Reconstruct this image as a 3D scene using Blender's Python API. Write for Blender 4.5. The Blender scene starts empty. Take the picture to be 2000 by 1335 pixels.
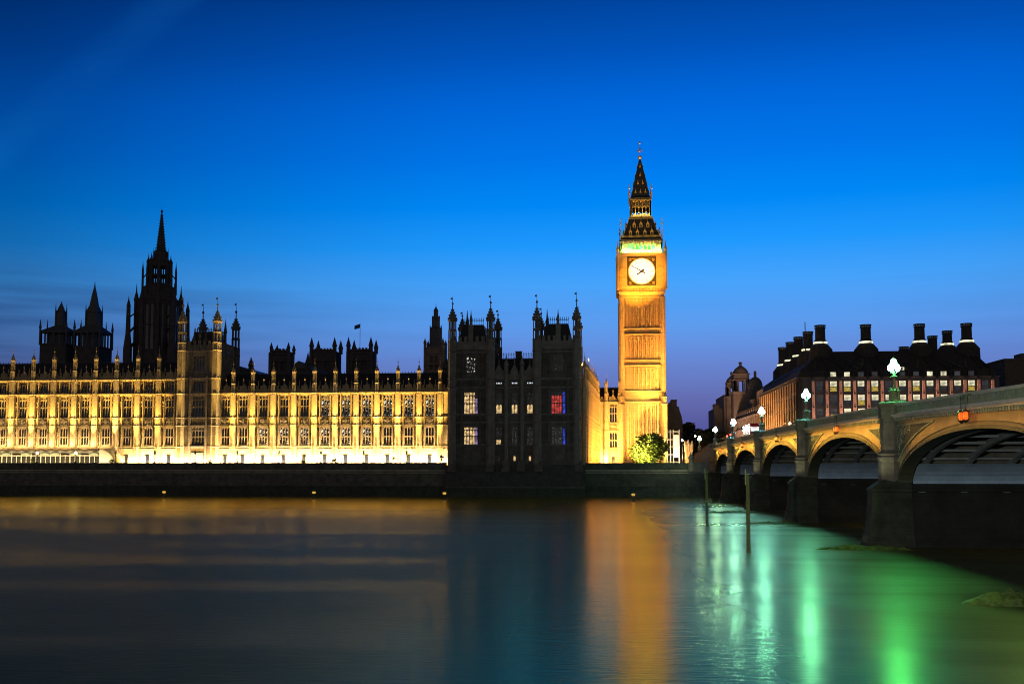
import bpy, math, random
from math import sin, cos, pi, sqrt, radians, atan2
S = bpy.context.scene
C = S.collection
random.seed(7)
# ------------------------------------------------------------------ camera
F, TH, PS, EYE, CY = 1950.0, radians(3.75), radians(5.25), 7.3, 784.2      # focal length in px of a 2000 px frame, tilt, yaw, eye height above the river, row of the optical axis (shift lens)
cd = bpy.data.cameras.new('camera'); cam = bpy.data.objects.new('camera', cd); C.objects.link(cam)
cd.sensor_width = 36; cd.lens = 36 * F / 2000; cd.clip_end = 6000; cd.clip_start = .5; cd.shift_y = (CY-667.5)/2000
cam.location = (0, 0, EYE); cam.rotation_euler = (pi/2 + TH, 0, PS); S.camera = cam
S.view_settings.view_transform = 'Standard'; S.view_settings.look = 'None'
S.view_settings.exposure = 0; S.view_settings.gamma = 1
S.cycles.use_denoising = True; S.cycles.filter_width = 1.0
S.cycles.max_bounces = 6; S.cycles.diffuse_bounces = 3; S.cycles.glossy_bounces = 3
S.cycles.sample_clamp_indirect = 6; S.cycles.caustics_reflective = False; S.cycles.caustics_refractive = False
_f = (-sin(PS)*cos(TH), cos(PS)*cos(TH), sin(TH)); _r = (cos(PS), sin(PS), 0)
_u = (_r[1]*_f[2]-_r[2]*_f[1], _r[2]*_f[0]-_r[0]*_f[2], _r[0]*_f[1]-_r[1]*_f[0])
def at(px, py, X=None, Y=None, Z=None):                           # survey: photo point -> world point on a known plane
    a = (px-1000)/F; b = -(py-CY)/F
    d = [_r[i]*a + _u[i]*b + _f[i] for i in range(3)]
    t = X/d[0] if X is not None else Y/d[1] if Y is not None else (Z-EYE)/d[2]
    return (d[0]*t, d[1]*t, EYE + d[2]*t)
def zof(py, Y, px=1000): return at(px, py, Y=Y)[2]
def xof(px, py, Y): return at(px, py, Y=Y)[0]
# ------------------------------------------------------------------ sky
def srgb(*c):
    return tuple(((v/255)/12.92 if v/255 <= .04045 else ((v/255+.055)/1.055)**2.4) for v in c) + (1,)
W = bpy.data.worlds.new('World'); S.world = W; W.use_nodes = True
nt = W.node_tree; nt.nodes.clear()
def N(t, **kw):
    n = nt.nodes.new(t)
    for k, v in kw.items(): setattr(n, k, v)
    return n
def L(a, b): nt.links.new(a, b)
def M(op, a, b=None, c=None, clamp=False):
    n = N('ShaderNodeMath', operation=op, use_clamp=clamp)
    for i, v in enumerate((a, b, c)):
        if v is None: continue
        if isinstance(v, (int, float)): n.inputs[i].default_value = v
        else: L(v, n.inputs[i])
    return n.outputs[0]
def ramp(fac, stops, interp='LINEAR'):
    n = N('ShaderNodeValToRGB'); n.color_ramp.interpolation = interp
    e = n.color_ramp.elements
    while len(e) < len(stops): e.new(.5)
    for el, (p, c) in zip(e, stops): el.position = p; el.color = c
    L(fac, n.inputs[0]); return n.outputs[0]
tc = N('ShaderNodeTexCoord'); sp = N('ShaderNodeSeparateXYZ'); L(tc.outputs['Generated'], sp.inputs[0])
dx, dy, dz = sp.outputs
def el(py): return math.tan(TH + math.atan((CY-py)/F))/.55
g = lambda v: (v, v, v, 1)
GAZ = radians(5.5)                                                  # compass direction of the last glow of sunset
hl = M('SQRT', M('ADD', M('ADD', M('MULTIPLY', dx, dx), M('MULTIPLY', dy, dy)), 1e-6))
dg = M('ADD', M('MULTIPLY', dx, sin(GAZ)), M('MULTIPLY', dy, cos(GAZ)))
ca = M('DIVIDE', dg, hl)
elv = M('DIVIDE', M('DIVIDE', dz, M('MAXIMUM', M('MULTIPLY_ADD', hl, .55, M('MULTIPLY', dg, .45)), .08)), .55, clamp=True)
sky = ramp(elv, [(0, srgb(64, 62, 116)), (el(850), srgb(80, 80, 146)), (el(780), srgb(98, 106, 172)), (el(710), srgb(102, 132, 206)),
    (el(640), srgb(92, 152, 232)), (el(560), srgb(70, 160, 246)), (el(480), srgb(30, 150, 249)), (el(400), srgb(0, 134, 242)), (el(310), srgb(0, 116, 230)),
    (el(200), srgb(0, 100, 213)), (el(100), srgb(0, 81, 182)), (el(0), srgb(0, 66, 154)), (.94, srgb(0, 44, 108)), (1, srgb(0, 18, 50))])
az = ramp(M('MULTIPLY_ADD', ca, .5, .5), [(0, g(.06)), (.5, g(.12)), (.75, g(.25)), (.857, g(.38)), (.9, g(.49)), (.95, g(.78)), (.985, g(1.0)), (1, g(1.05))])
def mix(a, b, fac, mode):
    n = N('ShaderNodeMix', data_type='RGBA', blend_type=mode)
    for s, v in ((n.inputs[0], fac), (n.inputs[6], a), (n.inputs[7], b)):
        if isinstance(v, (int, float)): s.default_value = v
        elif isinstance(v, tuple): s.default_value = v
        else: L(v, s)
    return n.outputs[2]
sky = mix(sky, az, 1.0, 'MULTIPLY')
# thin dark streaks of cloud low in the sky
mp = N('ShaderNodeMapping'); mp.inputs['Scale'].default_value = (3, 3, 42); L(tc.outputs['Generated'], mp.inputs[0])
nz = N('ShaderNodeTexNoise'); nz.inputs['Scale'].default_value = 1.6; nz.inputs['Detail'].default_value = 5; L(mp.outputs[0], nz.inputs['Vector'])
band = ramp(elv, [(0, g(.35)), (el(780), g(.5)), (el(700), g(1)), (el(590), g(.8)), (el(520), g(.15)), (el(430), g(0))])
left = ramp(M('MULTIPLY_ADD', ca, .5, .5), [(.88, g(1)), (.92, g(.8)), (.97, g(.15)), (1, g(.05))])
cl = M('MULTIPLY', M('MULTIPLY', ramp(nz.outputs[0], [(.46, g(0)), (.66, g(1))]), band), left)
sky = mix(sky, srgb(34, 62, 118), M('MULTIPLY', cl, .6), 'MIX')
# a long old contrail: the great circle through two directions
def dirn(px, py):
    a = (px-1000)/F; b = -(py-CY)/F
    d = [_r[i]*a + _u[i]*b + _f[i] for i in range(3)]; l = sqrt(sum(v*v for v in d)); return [v/l for v in d]
p, q = dirn(335, 0), dirn(0, 285)
nn = (p[1]*q[2]-p[2]*q[1], p[2]*q[0]-p[0]*q[2], p[0]*q[1]-p[1]*q[0]); ln = sqrt(sum(v*v for v in nn))
cc = M('ABSOLUTE', M('ADD', M('ADD', M('MULTIPLY', dx, nn[0]/ln), M('MULTIPLY', dy, nn[1]/ln)), M('MULTIPLY', dz, nn[2]/ln)))
nz2 = N('ShaderNodeTexNoise'); nz2.inputs['Scale'].default_value = 9; nz2.inputs['Detail'].default_value = 4; L(tc.outputs['Generated'], nz2.inputs['Vector'])
tr = M('MULTIPLY', ramp(cc, [(0, g(1)), (.006, g(.8)), (.022, g(0))], 'EASE'), ramp(nz2.outputs[0], [(.3, g(.2)), (.7, g(1))]))
sky = mix(sky, srgb(20, 82, 150), M('MULTIPLY', tr, M('MULTIPLY', az, .5)), 'ADD' if False else 'SCREEN')
cityglow = ramp(M('MULTIPLY_ADD', ca, .5, .5), [(0, (.075, .068, .07, 1)), (.45, (.065, .06, .066, 1)), (.72, (0, 0, 0, 1))])   # the lit city behind the camera
lowglow = ramp(dz, [(0, g(9)), (.07, g(5.5)), (.22, g(1.2)), (1, g(.5))], 'EASE')
sky = mix(sky, mix(cityglow, lowglow, 1.0, 'MULTIPLY'), 1.0, 'ADD')
low = M('GREATER_THAN', dz, -.002)
bg = N('ShaderNodeBackground'); L(mix((.004, .004, .008, 1), sky, low, 'MIX'), bg.inputs[0]); bg.inputs[1].default_value = 1.0
ow = N('ShaderNodeOutputWorld'); L(bg.outputs[0], ow.inputs[0])
# ------------------------------------------------------------------ lamps (the sun is down; what lights the place are its floodlights)
def spot(name, loc, tgt, watts, col, deg=70, blend=.6, rad=.15):
    d = bpy.data.lights.new(name, 'SPOT'); d.energy = watts; d.color = col; d.spot_size = radians(deg); d.spot_blend = blend; d.shadow_soft_size = rad
    o = bpy.data.objects.new(name, d); C.objects.link(o); o.location = loc
    from mathutils import Vector
    o.rotation_euler = (Vector(tgt)-Vector(loc)).to_track_quat('-Z', 'Y').to_euler(); return o
def strip(name, loc, tgt, sx, sy, watts, col, spread=180):
    d = bpy.data.lights.new(name, 'AREA'); d.shape = 'RECTANGLE'; d.size = sx; d.size_y = sy; d.energy = watts; d.color = col; d.spread = radians(spread)
    o = bpy.data.objects.new(name, d); C.objects.link(o); o.location = loc
    from mathutils import Vector
    o.rotation_euler = (Vector(tgt)-Vector(loc)).to_track_quat('-Z', 'Y').to_euler(); return o
def bulb(name, loc, watts, col, rad=.2):
    d = bpy.data.lights.new(name, 'POINT'); d.energy = watts; d.color = col; d.shadow_soft_size = rad
    o = bpy.data.objects.new(name, d); C.objects.link(o); o.location = loc; return o
GOLD = (1, .64, .13); PALE = (1, .8, .5); AMBER = (1, .46, .07); ORANGE = (1, .38, .04)
# ------------------------------------------------------------------ materials
MATS = {}
def mat(name, col, rough=.85, bump=0, scale=1.2, var=.25, metal=0, courses=None, emit=None, estr=0, spec=.4, evar=0):
    if name in MATS: return MATS[name]
    m = bpy.data.materials.new(name); m.use_nodes = True; t = m.node_tree; b = t.nodes['Principled BSDF']
    b.inputs['Roughness'].default_value = rough; b.inputs['Metallic'].default_value = metal; b.inputs['Specular IOR Level'].default_value = spec
    c = tuple(col) + (1,)
    co = t.nodes.new('ShaderNodeTexCoord')
    n = t.nodes.new('ShaderNodeTexNoise'); n.inputs['Scale'].default_value = scale; n.inputs['Detail'].default_value = 6; n.inputs['Roughness'].default_value = .65
    t.links.new(co.outputs['Object'], n.inputs['Vector'])
    r = t.nodes.new('ShaderNodeValToRGB'); e = r.color_ramp.elements
    e[0].position = .3; e[1].position = .72
    e[0].color = tuple(v*(1-var) for v in col) + (1,); e[1].color = tuple(min(1, v*(1+var)) for v in col) + (1,)
    t.links.new(n.outputs[0], r.inputs[0]); last = r.outputs[0]
    h = n.outputs[0]
    if courses:
        w, hh, dark = courses
        br = t.nodes.new('ShaderNodeTexBrick'); br.inputs['Scale'].default_value = 1; br.inputs['Brick Width'].default_value = w; br.inputs['Row Height'].default_value = hh
        br.inputs['Mortar Size'].default_value = .018; br.inputs['Color1'].default_value = g(1); br.inputs['Color2'].default_value = g(.86); br.inputs['Mortar'].default_value = g(dark)
        cb = t.nodes.new('ShaderNodeCombineXYZ'); s = t.nodes.new('ShaderNodeSeparateXYZ'); t.links.new(co.outputs['Object'], s.inputs[0])
        ad = t.nodes.new('ShaderNodeMath'); ad.operation = 'ADD'; t.links.new(s.outputs[0], ad.inputs[0]); t.links.new(s.outputs[1], ad.inputs[1])
        t.links.new(ad.outputs[0], cb.inputs[0]); t.links.new(s.outputs[2], cb.inputs[1]); t.links.new(cb.outputs[0], br.inputs['Vector'])
        mx = t.nodes.new('ShaderNodeMix'); mx.data_type = 'RGBA'; mx.blend_type = 'MULTIPLY'; mx.inputs[0].default_value = 1
        t.links.new(last, mx.inputs[6]); t.links.new(br.outputs[0], mx.inputs[7]); last = mx.outputs[2]
    t.links.new(last, b.inputs['Base Color'])
    if bump:
        bp = t.nodes.new('ShaderNodeBump'); bp.inputs['Strength'].default_value = bump; bp.inputs['Distance'].default_value = .12
        t.links.new(h, bp.inputs['Height']); t.links.new(bp.outputs[0], b.inputs['Normal'])
    if emit:
        b.inputs['Emission Color'].default_value = tuple(emit) + (1,); b.inputs['Emission Strength'].default_value = estr
        if evar:                                                    # rooms behind glass are not evenly bright
            n2 = t.nodes.new('ShaderNodeTexNoise'); n2.inputs['Scale'].default_value = evar; n2.inputs['Detail'].default_value = 3; t.links.new(co.outputs['Object'], n2.inputs['Vector'])
            mr = t.nodes.new('ShaderNodeMapRange'); mr.inputs[1].default_value = .35; mr.inputs[2].default_value = .65; mr.inputs[3].default_value = estr*.25; mr.inputs[4].default_value = estr*1.3
            t.links.new(n2.outputs[0], mr.inputs[0]); t.links.new(mr.outputs[0], b.inputs['Emission Strength'])
    MATS[name] = m; return m
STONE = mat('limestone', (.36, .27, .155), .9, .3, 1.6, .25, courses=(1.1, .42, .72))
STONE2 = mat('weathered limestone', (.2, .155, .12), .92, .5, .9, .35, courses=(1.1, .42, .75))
BROWNST = mat('dark brown stone', (.1, .082, .072), .92, .4, .6, .35, courses=(1.1, .42, .8))  # darker tone of palace stone, used on the pavilion and rear turrets
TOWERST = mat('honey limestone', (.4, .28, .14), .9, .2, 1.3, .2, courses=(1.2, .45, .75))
RELIEFST = mat('lighter relief stone', (.165, .135, .118), .92, .4, .6, .3, courses=(1.1, .42, .8))  # lighter copy of the pavilion stone stands in for light on its relief
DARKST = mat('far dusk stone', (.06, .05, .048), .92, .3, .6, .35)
ROOF = mat('cast iron roof tile', (.025, .025, .03), .55, .3, 3, .3, courses=(.6, .5, .6))
GLASS = mat('dark leaded glass', (.012, .013, .016), .12, .25, 5, .4, spec=.5)
GLINT = mat('leaded glass with glint spots', (.02, .02, .022), .15, .2, 5, .4, emit=(1, .95, .8), estr=.9, evar=2.6)  # emissive noise spots stand in for reflections glinting in the panes
for n in GLINT.node_tree.nodes:
    if n.type == 'MAP_RANGE': n.inputs[1].default_value, n.inputs[2].default_value, n.inputs[3].default_value = .55, .66, 0
LEAD = mat('lead sheet', (.06, .06, .065), .6, .2, 1, .3)
IRON = mat('black iron', (.02, .02, .022), .5, 0, 3, .2)
GILT = mat('gilded iron', (.75, .48, .12), .35, .1, 4, .2, metal=.6)
WALLST = mat('river wall granite', (.1, .086, .072), .85, .6, .7, .45, courses=(1.6, .6, .55))
MOSSW = mat('algae covered granite', (.06, .062, .045), .8, .7, .6, .5, courses=(1.6, .6, .5))
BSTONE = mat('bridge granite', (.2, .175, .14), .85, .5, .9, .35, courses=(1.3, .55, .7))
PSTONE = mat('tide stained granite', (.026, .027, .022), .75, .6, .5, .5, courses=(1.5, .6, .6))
BGREEN = mat('bridge green iron', (.27, .31, .21), .45, .1, 1.1, .25)
BCREAM = mat('bridge pale iron', (.72, .68, .54), .5, .1, .9, .2)  # lightened colour stands in for lamplight along rails and cornice
BDARK = mat('dark green iron', (.055, .07, .055), .5, .15, 1, .3)
PANEL = mat('grey blue soffit sheeting', (.5, .66, .88), .5, .15, .6, .2, courses=(6, 1.1, .6))
RIB = mat('grey iron rib', (.3, .32, .33), .55, .15, .8, .25)
GLOBE = lambda nm, c, s: mat(nm, (.8, .8, .8), .3, emit=c, estr=s)
# ------------------------------------------------------------------ mesh builder
class MB:
    def __init__(s, ox=0, oy=0, ang=0): s.v = []; s.f = []; s.ox, s.oy, s.c, s.s = ox, oy, cos(ang), sin(ang)
    def P(s, x, y, z): s.v.append((s.ox + x*s.c - y*s.s, s.oy + x*s.s + y*s.c, z)); return len(s.v)-1
    def box(s, x0, x1, y0, y1, z0, z1):
        i = [s.P(x, y, z) for z in (z0, z1) for y in (y0, y1) for x in (x0, x1)]
        for a in ((0, 2, 3, 1), (4, 5, 7, 6), (0, 1, 5, 4), (1, 3, 7, 5), (3, 2, 6, 7), (2, 0, 4, 6)): s.f.append(tuple(i[k] for k in a))
    def hexa(s, pts):                                               # eight corners: four below, four above
        i = [s.P(*p) for p in pts]
        for a in ((3, 2, 1, 0), (4, 5, 6, 7), (0, 1, 5, 4), (1, 2, 6, 5), (2, 3, 7, 6), (3, 0, 4, 7)): s.f.append(tuple(i[k] for k in a))
    def rev(s, cx, cy, prof, n=8, rot=None, sx=1, sy=1):            # turned or n-sided body from (radius, z) pairs
        rot = pi/n if rot is None else rot; rings = []
        for r, z in prof: rings.append([s.P(cx + sx*r*cos(rot+2*pi*k/n), cy + sy*r*sin(rot+2*pi*k/n), z) for k in range(n)])
        for a, b in zip(rings, rings[1:]):
            for k in range(n): s.f.append((a[k], a[(k+1) % n], b[(k+1) % n], b[k]))
        s.f.append(tuple(reversed(rings[0]))); s.f.append(tuple(rings[-1]))
    def tube(s, p, q, r, n=5, r2=None):
        from mathutils import Vector
        p, q = Vector(p), Vector(q); d = (q-p).normalized(); a = d.orthogonal().normalized(); b = d.cross(a); r2 = r if r2 is None else r2
        A = [s.P(*(p + a*r*cos(2*pi*k/n) + b*r*sin(2*pi*k/n))) for k in range(n)]; B = [s.P(*(q + a*r2*cos(2*pi*k/n) + b*r2*sin(2*pi*k/n))) for k in range(n)]
        for k in range(n): s.f.append((A[k], A[(k+1) % n], B[(k+1) % n], B[k]))
        s.f.append(tuple(reversed(A))); s.f.append(tuple(B))
    def ext(s, pts, y0, y1):                                        # outline in (x, z) pushed through y
        n = len(pts); a = [s.P(x, y0, z) for x, z in pts]; b = [s.P(x, y1, z) for x, z in pts]
        s.f.append(tuple(a)); s.f.append(tuple(reversed(b)))
        for k in range(n): s.f.append((a[k], b[k], b[(k+1) % n], a[(k+1) % n]))
    def extx(s, pts, x0, x1):                                       # outline in (y, z) pushed through x
        n = len(pts); a = [s.P(x0, y, z) for y, z in pts]; b = [s.P(x1, y, z) for y, z in pts]
        s.f.append(tuple(a)); s.f.append(tuple(reversed(b)))
        for k in range(n): s.f.append((a[k], b[k], b[(k+1) % n], a[(k+1) % n]))
    def wall(s, x0, x1, y0, y1, z0, z1, ops=()):                    # a wall with real openings (x0, x1, z0, z1)
        xs = sorted({x0, x1} | {min(max(v, x0), x1) for o in ops for v in o[:2]})
        for a, b in zip(xs, xs[1:]):
            if b-a < 1e-4: continue
            m = (a+b)/2; z = z0
            for o in sorted((o for o in ops if o[0] < m < o[1]), key=lambda o: o[2]):
                if o[2] > z: s.box(a, b, y0, y1, z, o[2])
                z = max(z, o[3])
            if z < z1: s.box(a, b, y0, y1, z, z1)
    def mesh(s, name, m, org=(0, 0, 0), smooth=False):
        me = bpy.data.meshes.new(name); me.from_pydata([(x-org[0], y-org[1], z-org[2]) for x, y, z in s.v], [], s.f)
        me.materials.append(m)
        if smooth: me.polygons.foreach_set('use_smooth', [True]*len(me.polygons))
        me.update(); return me
    def build(s, name, m, parent=None, smooth=False, label=None, more=()):
        o0 = wloc(parent) if parent else (0, 0, 0); idx = [0]*len(s.f)
        for j, (mb, m2) in enumerate(more):                         # trim of another material on the same part
            s.f += [tuple(v+len(s.v) for v in q) for q in mb.f]; s.v += mb.v; idx += [j+1]*len(mb.f)
        me = s.mesh(name, m, o0, smooth)
        for mb, m2 in more: me.materials.append(m2)
        if more: me.polygons.foreach_set('material_index', idx)
        o = bpy.data.objects.new(name, me); C.objects.link(o)
        if parent: o.parent = parent
        if label: o['label'] = label
        return o
def wloc(o):
    x = y = z = 0
    while o: x += o.location.x; y += o.location.y; z += o.location.z; o = o.parent
    return (x, y, z)
def inst(me, name, parent, loc, rz=0, label=None):                  # the next copy of a part: same mesh, own object
    o = bpy.data.objects.new(name, me); C.objects.link(o); p = wloc(parent) if parent else (0, 0, 0)
    o.location = (loc[0]-p[0], loc[1]-p[1], loc[2]-p[2]); o.rotation_euler.z = rz
    if parent: o.parent = parent
    if label: o['label'] = label
    return o
def thing(name, label, cat, loc=(0, 0, 0), group=None):
    o = bpy.data.objects.new(name, None); C.objects.link(o); o.location = loc; o.empty_display_size = .5
    return tag(o, label, cat, group)
def tag(o, label, cat, group=None):
    o['label'] = label; o['category'] = cat
    if group: o['group'] = group
    return o
def struct(o, kind='structure'): o['kind'] = kind; return o
# ------------------------------------------------------------------ gothic pieces
def window_mesh(w, h, lights=3, transoms=(.48,), t=.13, d=.3, head=True, arch=True):
    m = MB(); lw = w/lights
    m.box(-w/2-.09, -w/2+.03, -.06, d, 0, h); m.box(w/2-.03, w/2+.09, -.06, d, 0, h)
    for k in range(1, lights): m.box(-w/2+k*lw-t/2, -w/2+k*lw+t/2, 0, d, 0, h)
    lv = [0] + [q*h for q in transoms] + [h*.84 if head else h]
    for q in transoms: m.box(-w/2, w/2, .02, d, q*h-.07, q*h+.07)
    if head: m.box(-w/2, w/2, .03, d, h*.84-.03, h*.84+.05)
    for z in lv[1:]:                                                # a pointed head in every light
        for k in range(lights if arch else 0):
            a = -w/2 + k*lw + t/2; b = a + lw - t; c = (a+b)/2; hh = min(lw*.75, .55)
            for x0 in (a, b): m.ext([(x0, z-hh), (x0, z-.02), (c, z-.02), (c+(x0-c)*.62, z-hh*.42)], .05, d-.02)
    if head:
        for k in range(lights*2):
            a = -w/2 + k*lw/2; b = a + lw/2; c = (a+b)/2; m.box(a-.025, a+.025, .05, d-.02, h*.84, h)
            for x0 in (a, b): m.ext([(x0, h*.92), (x0, h-.01), (c, h-.01)], .06, d-.03)
        m.box(-w/2-.2, w/2+.2, -.14, 0, h, h+.13)
    m.box(-w/2-.12, w/2+.12, -.14, .1, -.14, 0)
    return m
_wc = {}
def window(parent, x, y, z, w, h, lights=3, transoms=(.48,), stone=None, pane=None, rz=0, panes=None, head=True, name='window', label=None, arch=True):
    stone = stone or STONE; key = (w, h, lights, transoms, stone.name, head, arch)
    if key not in _wc: _wc[key] = window_mesh(w, h, lights, transoms, head=head, arch=arch).mesh('window', stone)
    o = inst(_wc[key], name, parent, (x, y, z), rz, label)
    for (a, b, c, e, mt) in (panes or [(0, 1, 0, 1, pane or GLASS)]):
        k2 = ('p', w, h, a, b, c, e, mt.name)
        if k2 not in _wc:
            m = MB(); m.box(-w/2+a*w, -w/2+b*w, .2, .24, c*h, e*h); _wc[k2] = m.mesh('pane', mt)
        p = bpy.data.objects.new('pane', _wc[k2]); C.objects.link(p); p.parent = o
    return o
def crocket_cap(m, cx, cy, r, z0, z1, tip, n=8):                    # ogee cap with crockets and a finial
    h = z1-z0
    m.rev(cx, cy, [(r*1.18, z0-.12*h), (r*1.22, z0), (r*.98, z0+.08*h), (r*.86, z0+.3*h), (r*.55, z0+.55*h), (r*.26, z0+.8*h), (r*.16, z1)], n)
    for q, rr in ((.1, 1.08), (.38, .86), (.62, .52), (.84, .3)):
        for k in range(n):
            a = pi/n + 2*pi*k/n; x, y, z = cx + r*rr*cos(a), cy + r*rr*sin(a), z0+q*h; s = r*.13; m.box(x-s, x+s, y-s, y+s, z-s, z+s*1.6)
    m.rev(cx, cy, [(r*.15, z1), (r*.12, z1+(tip-z1)*.3), (r*.3, z1+(tip-z1)*.36), (r*.3, z1+(tip-z1)*.42), (r*.08, z1+(tip-z1)*.5), (r*.03, tip)], 6)
def lantern(m, cx, cy, r, z0, z1, n=8, core=.45):                   # open octagon: posts, rings and a slim core
    if core: m.rev(cx, cy, [(r*core, z0), (r*core, z1)], n)
    for k in range(n):
        a = pi/n + 2*pi*k/n; x, y = cx + r*.93*cos(a), cy + r*.93*sin(a); s = r*.15; m.rev(x, y, [(s*1.3, z0), (s, z0+.15), (s, z1-.1), (s*1.4, z1)], 4)
    m.rev(cx, cy, [(r, z0-.1), (r*1.05, z0), (r, z0+.1)], n); m.rev(cx, cy, [(r*.98, z1-(z1-z0)*.14), (r*1.08, z1)], n)
def buttress_mesh(r, z0, zs, ztop, rt):                             # octagonal wall shaft with a ring at every string course
    m = MB(); pr = [(r*1.16, z0), (r*1.16, z0+1.0), (r, z0+1.25)]
    for z in zs: pr += [(r, z-.12), (r*1.16, z-.06), (r*1.16, z+.06), (r, z+.14)]
    pr += [(rt, zs[-1]+.3), (rt, ztop-.15), (rt*1.15, ztop)]
    m.rev(0, 0, pr, 8)
    for k in range(8):                                              # raised panel ribs
        a = pi/8 + 2*pi*k/8; lo = z0+1.3
        for z in zs: m.tube((r*cos(a), r*sin(a), lo), (r*cos(a), r*sin(a), z-.1), .055, 4); lo = z+.15
        for z in [v for v in zs]:
            b = 2*pi*k/8; rr = r*cos(pi/8); m.box(rr*cos(b)-.1, rr*cos(b)+.1, rr*sin(b)-.1, rr*sin(b)+.1, z-.62, z-.3)
    return m
def pinnacle_mesh(r, h1, h2, tip):
    m = MB(); lantern(m, 0, 0, r, 0, h1, core=.6); crocket_cap(m, 0, 0, r*1.02, h1+.1, h2, tip); return m
def arms_mesh():                                                    # carved relief of a shield between two beasts under a crown
    m = MB(); m.ext([(-.36, .5), (-.36, 1.1), (.36, 1.1), (.36, .5), (.2, .2), (0, .05), (-.2, .2)], -.16, .12)
    m.ext([(-.26, 1.14), (-.34, 1.5), (-.12, 1.36), (0, 1.58), (.12, 1.36), (.34, 1.5), (.26, 1.14)], -.14, .1)
    for s in (-1, 1):
        m.tube((s*.42, 0, .55), (s*.8, -.02, .95), .13, 6, .17); m.rev(s*.86, 0, [(.05, 1.0), (.17, 1.12), (.15, 1.26), (.05, 1.36)], 6)
        m.tube((s*.6, -.02, .7), (s*.95, 0, .2), .1, 5, .05); m.tube((s*.75, 0, .95), (s*.4, -.1, 1.1), .06, 5); m.tube((s*.8, 0, .5), (s*1.12, 0, .95), .045, 5, .03)
        m.ext([(s*.1, -.05), (s*.9, .08), (s*.98, -.08), (s*.5, -.2), (s*.1, -.22)], -.1, .1)
    return m
def parapet(m, x0, x1, y, z0, z1, mer=.55, th=.3, gap=True):        # battlemented parapet with sunk panels
    zc = z0 + (z1-z0)*.58; m.box(x0, x1, y, y+th, z0, zc); m.box(x0, x1, y-.1, y+th+.05, z0-.12, z0+.03)
    n = max(1, int((x1-x0)/(2*mer))); st = (x1-x0)/n
    for k in range(n):
        a = x0 + k*st + st*.22; m.box(a, a+st*.56, y+.002, y+th-.002, zc, z1); m.box(a-.05, a+st*.56+.05, y-.04, y+th+.04, z1, z1+.07)
        m.box(x0+k*st+st*.05, x0+k*st+st*.12, y-.06, y, z0+.05, zc)
def strings(m, x0, x1, y, zs, d=.22, h=.2):
    for z in zs: m.box(x0, x1, y-d, y+.06, z-h/2, z+h/2); m.box(x0, x1, y-d*.55, y+.05, z-h/2-.12, z-h/2-.002)
def string_parts(parent, mt, x0, x1, y, zs, d=.22, h=.2, T=(0, 0, 0)):
    for z in zs: k = MB(*T); strings(k, x0, x1, y, [z], d, h); k.build('string_course', mt, parent)
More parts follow.
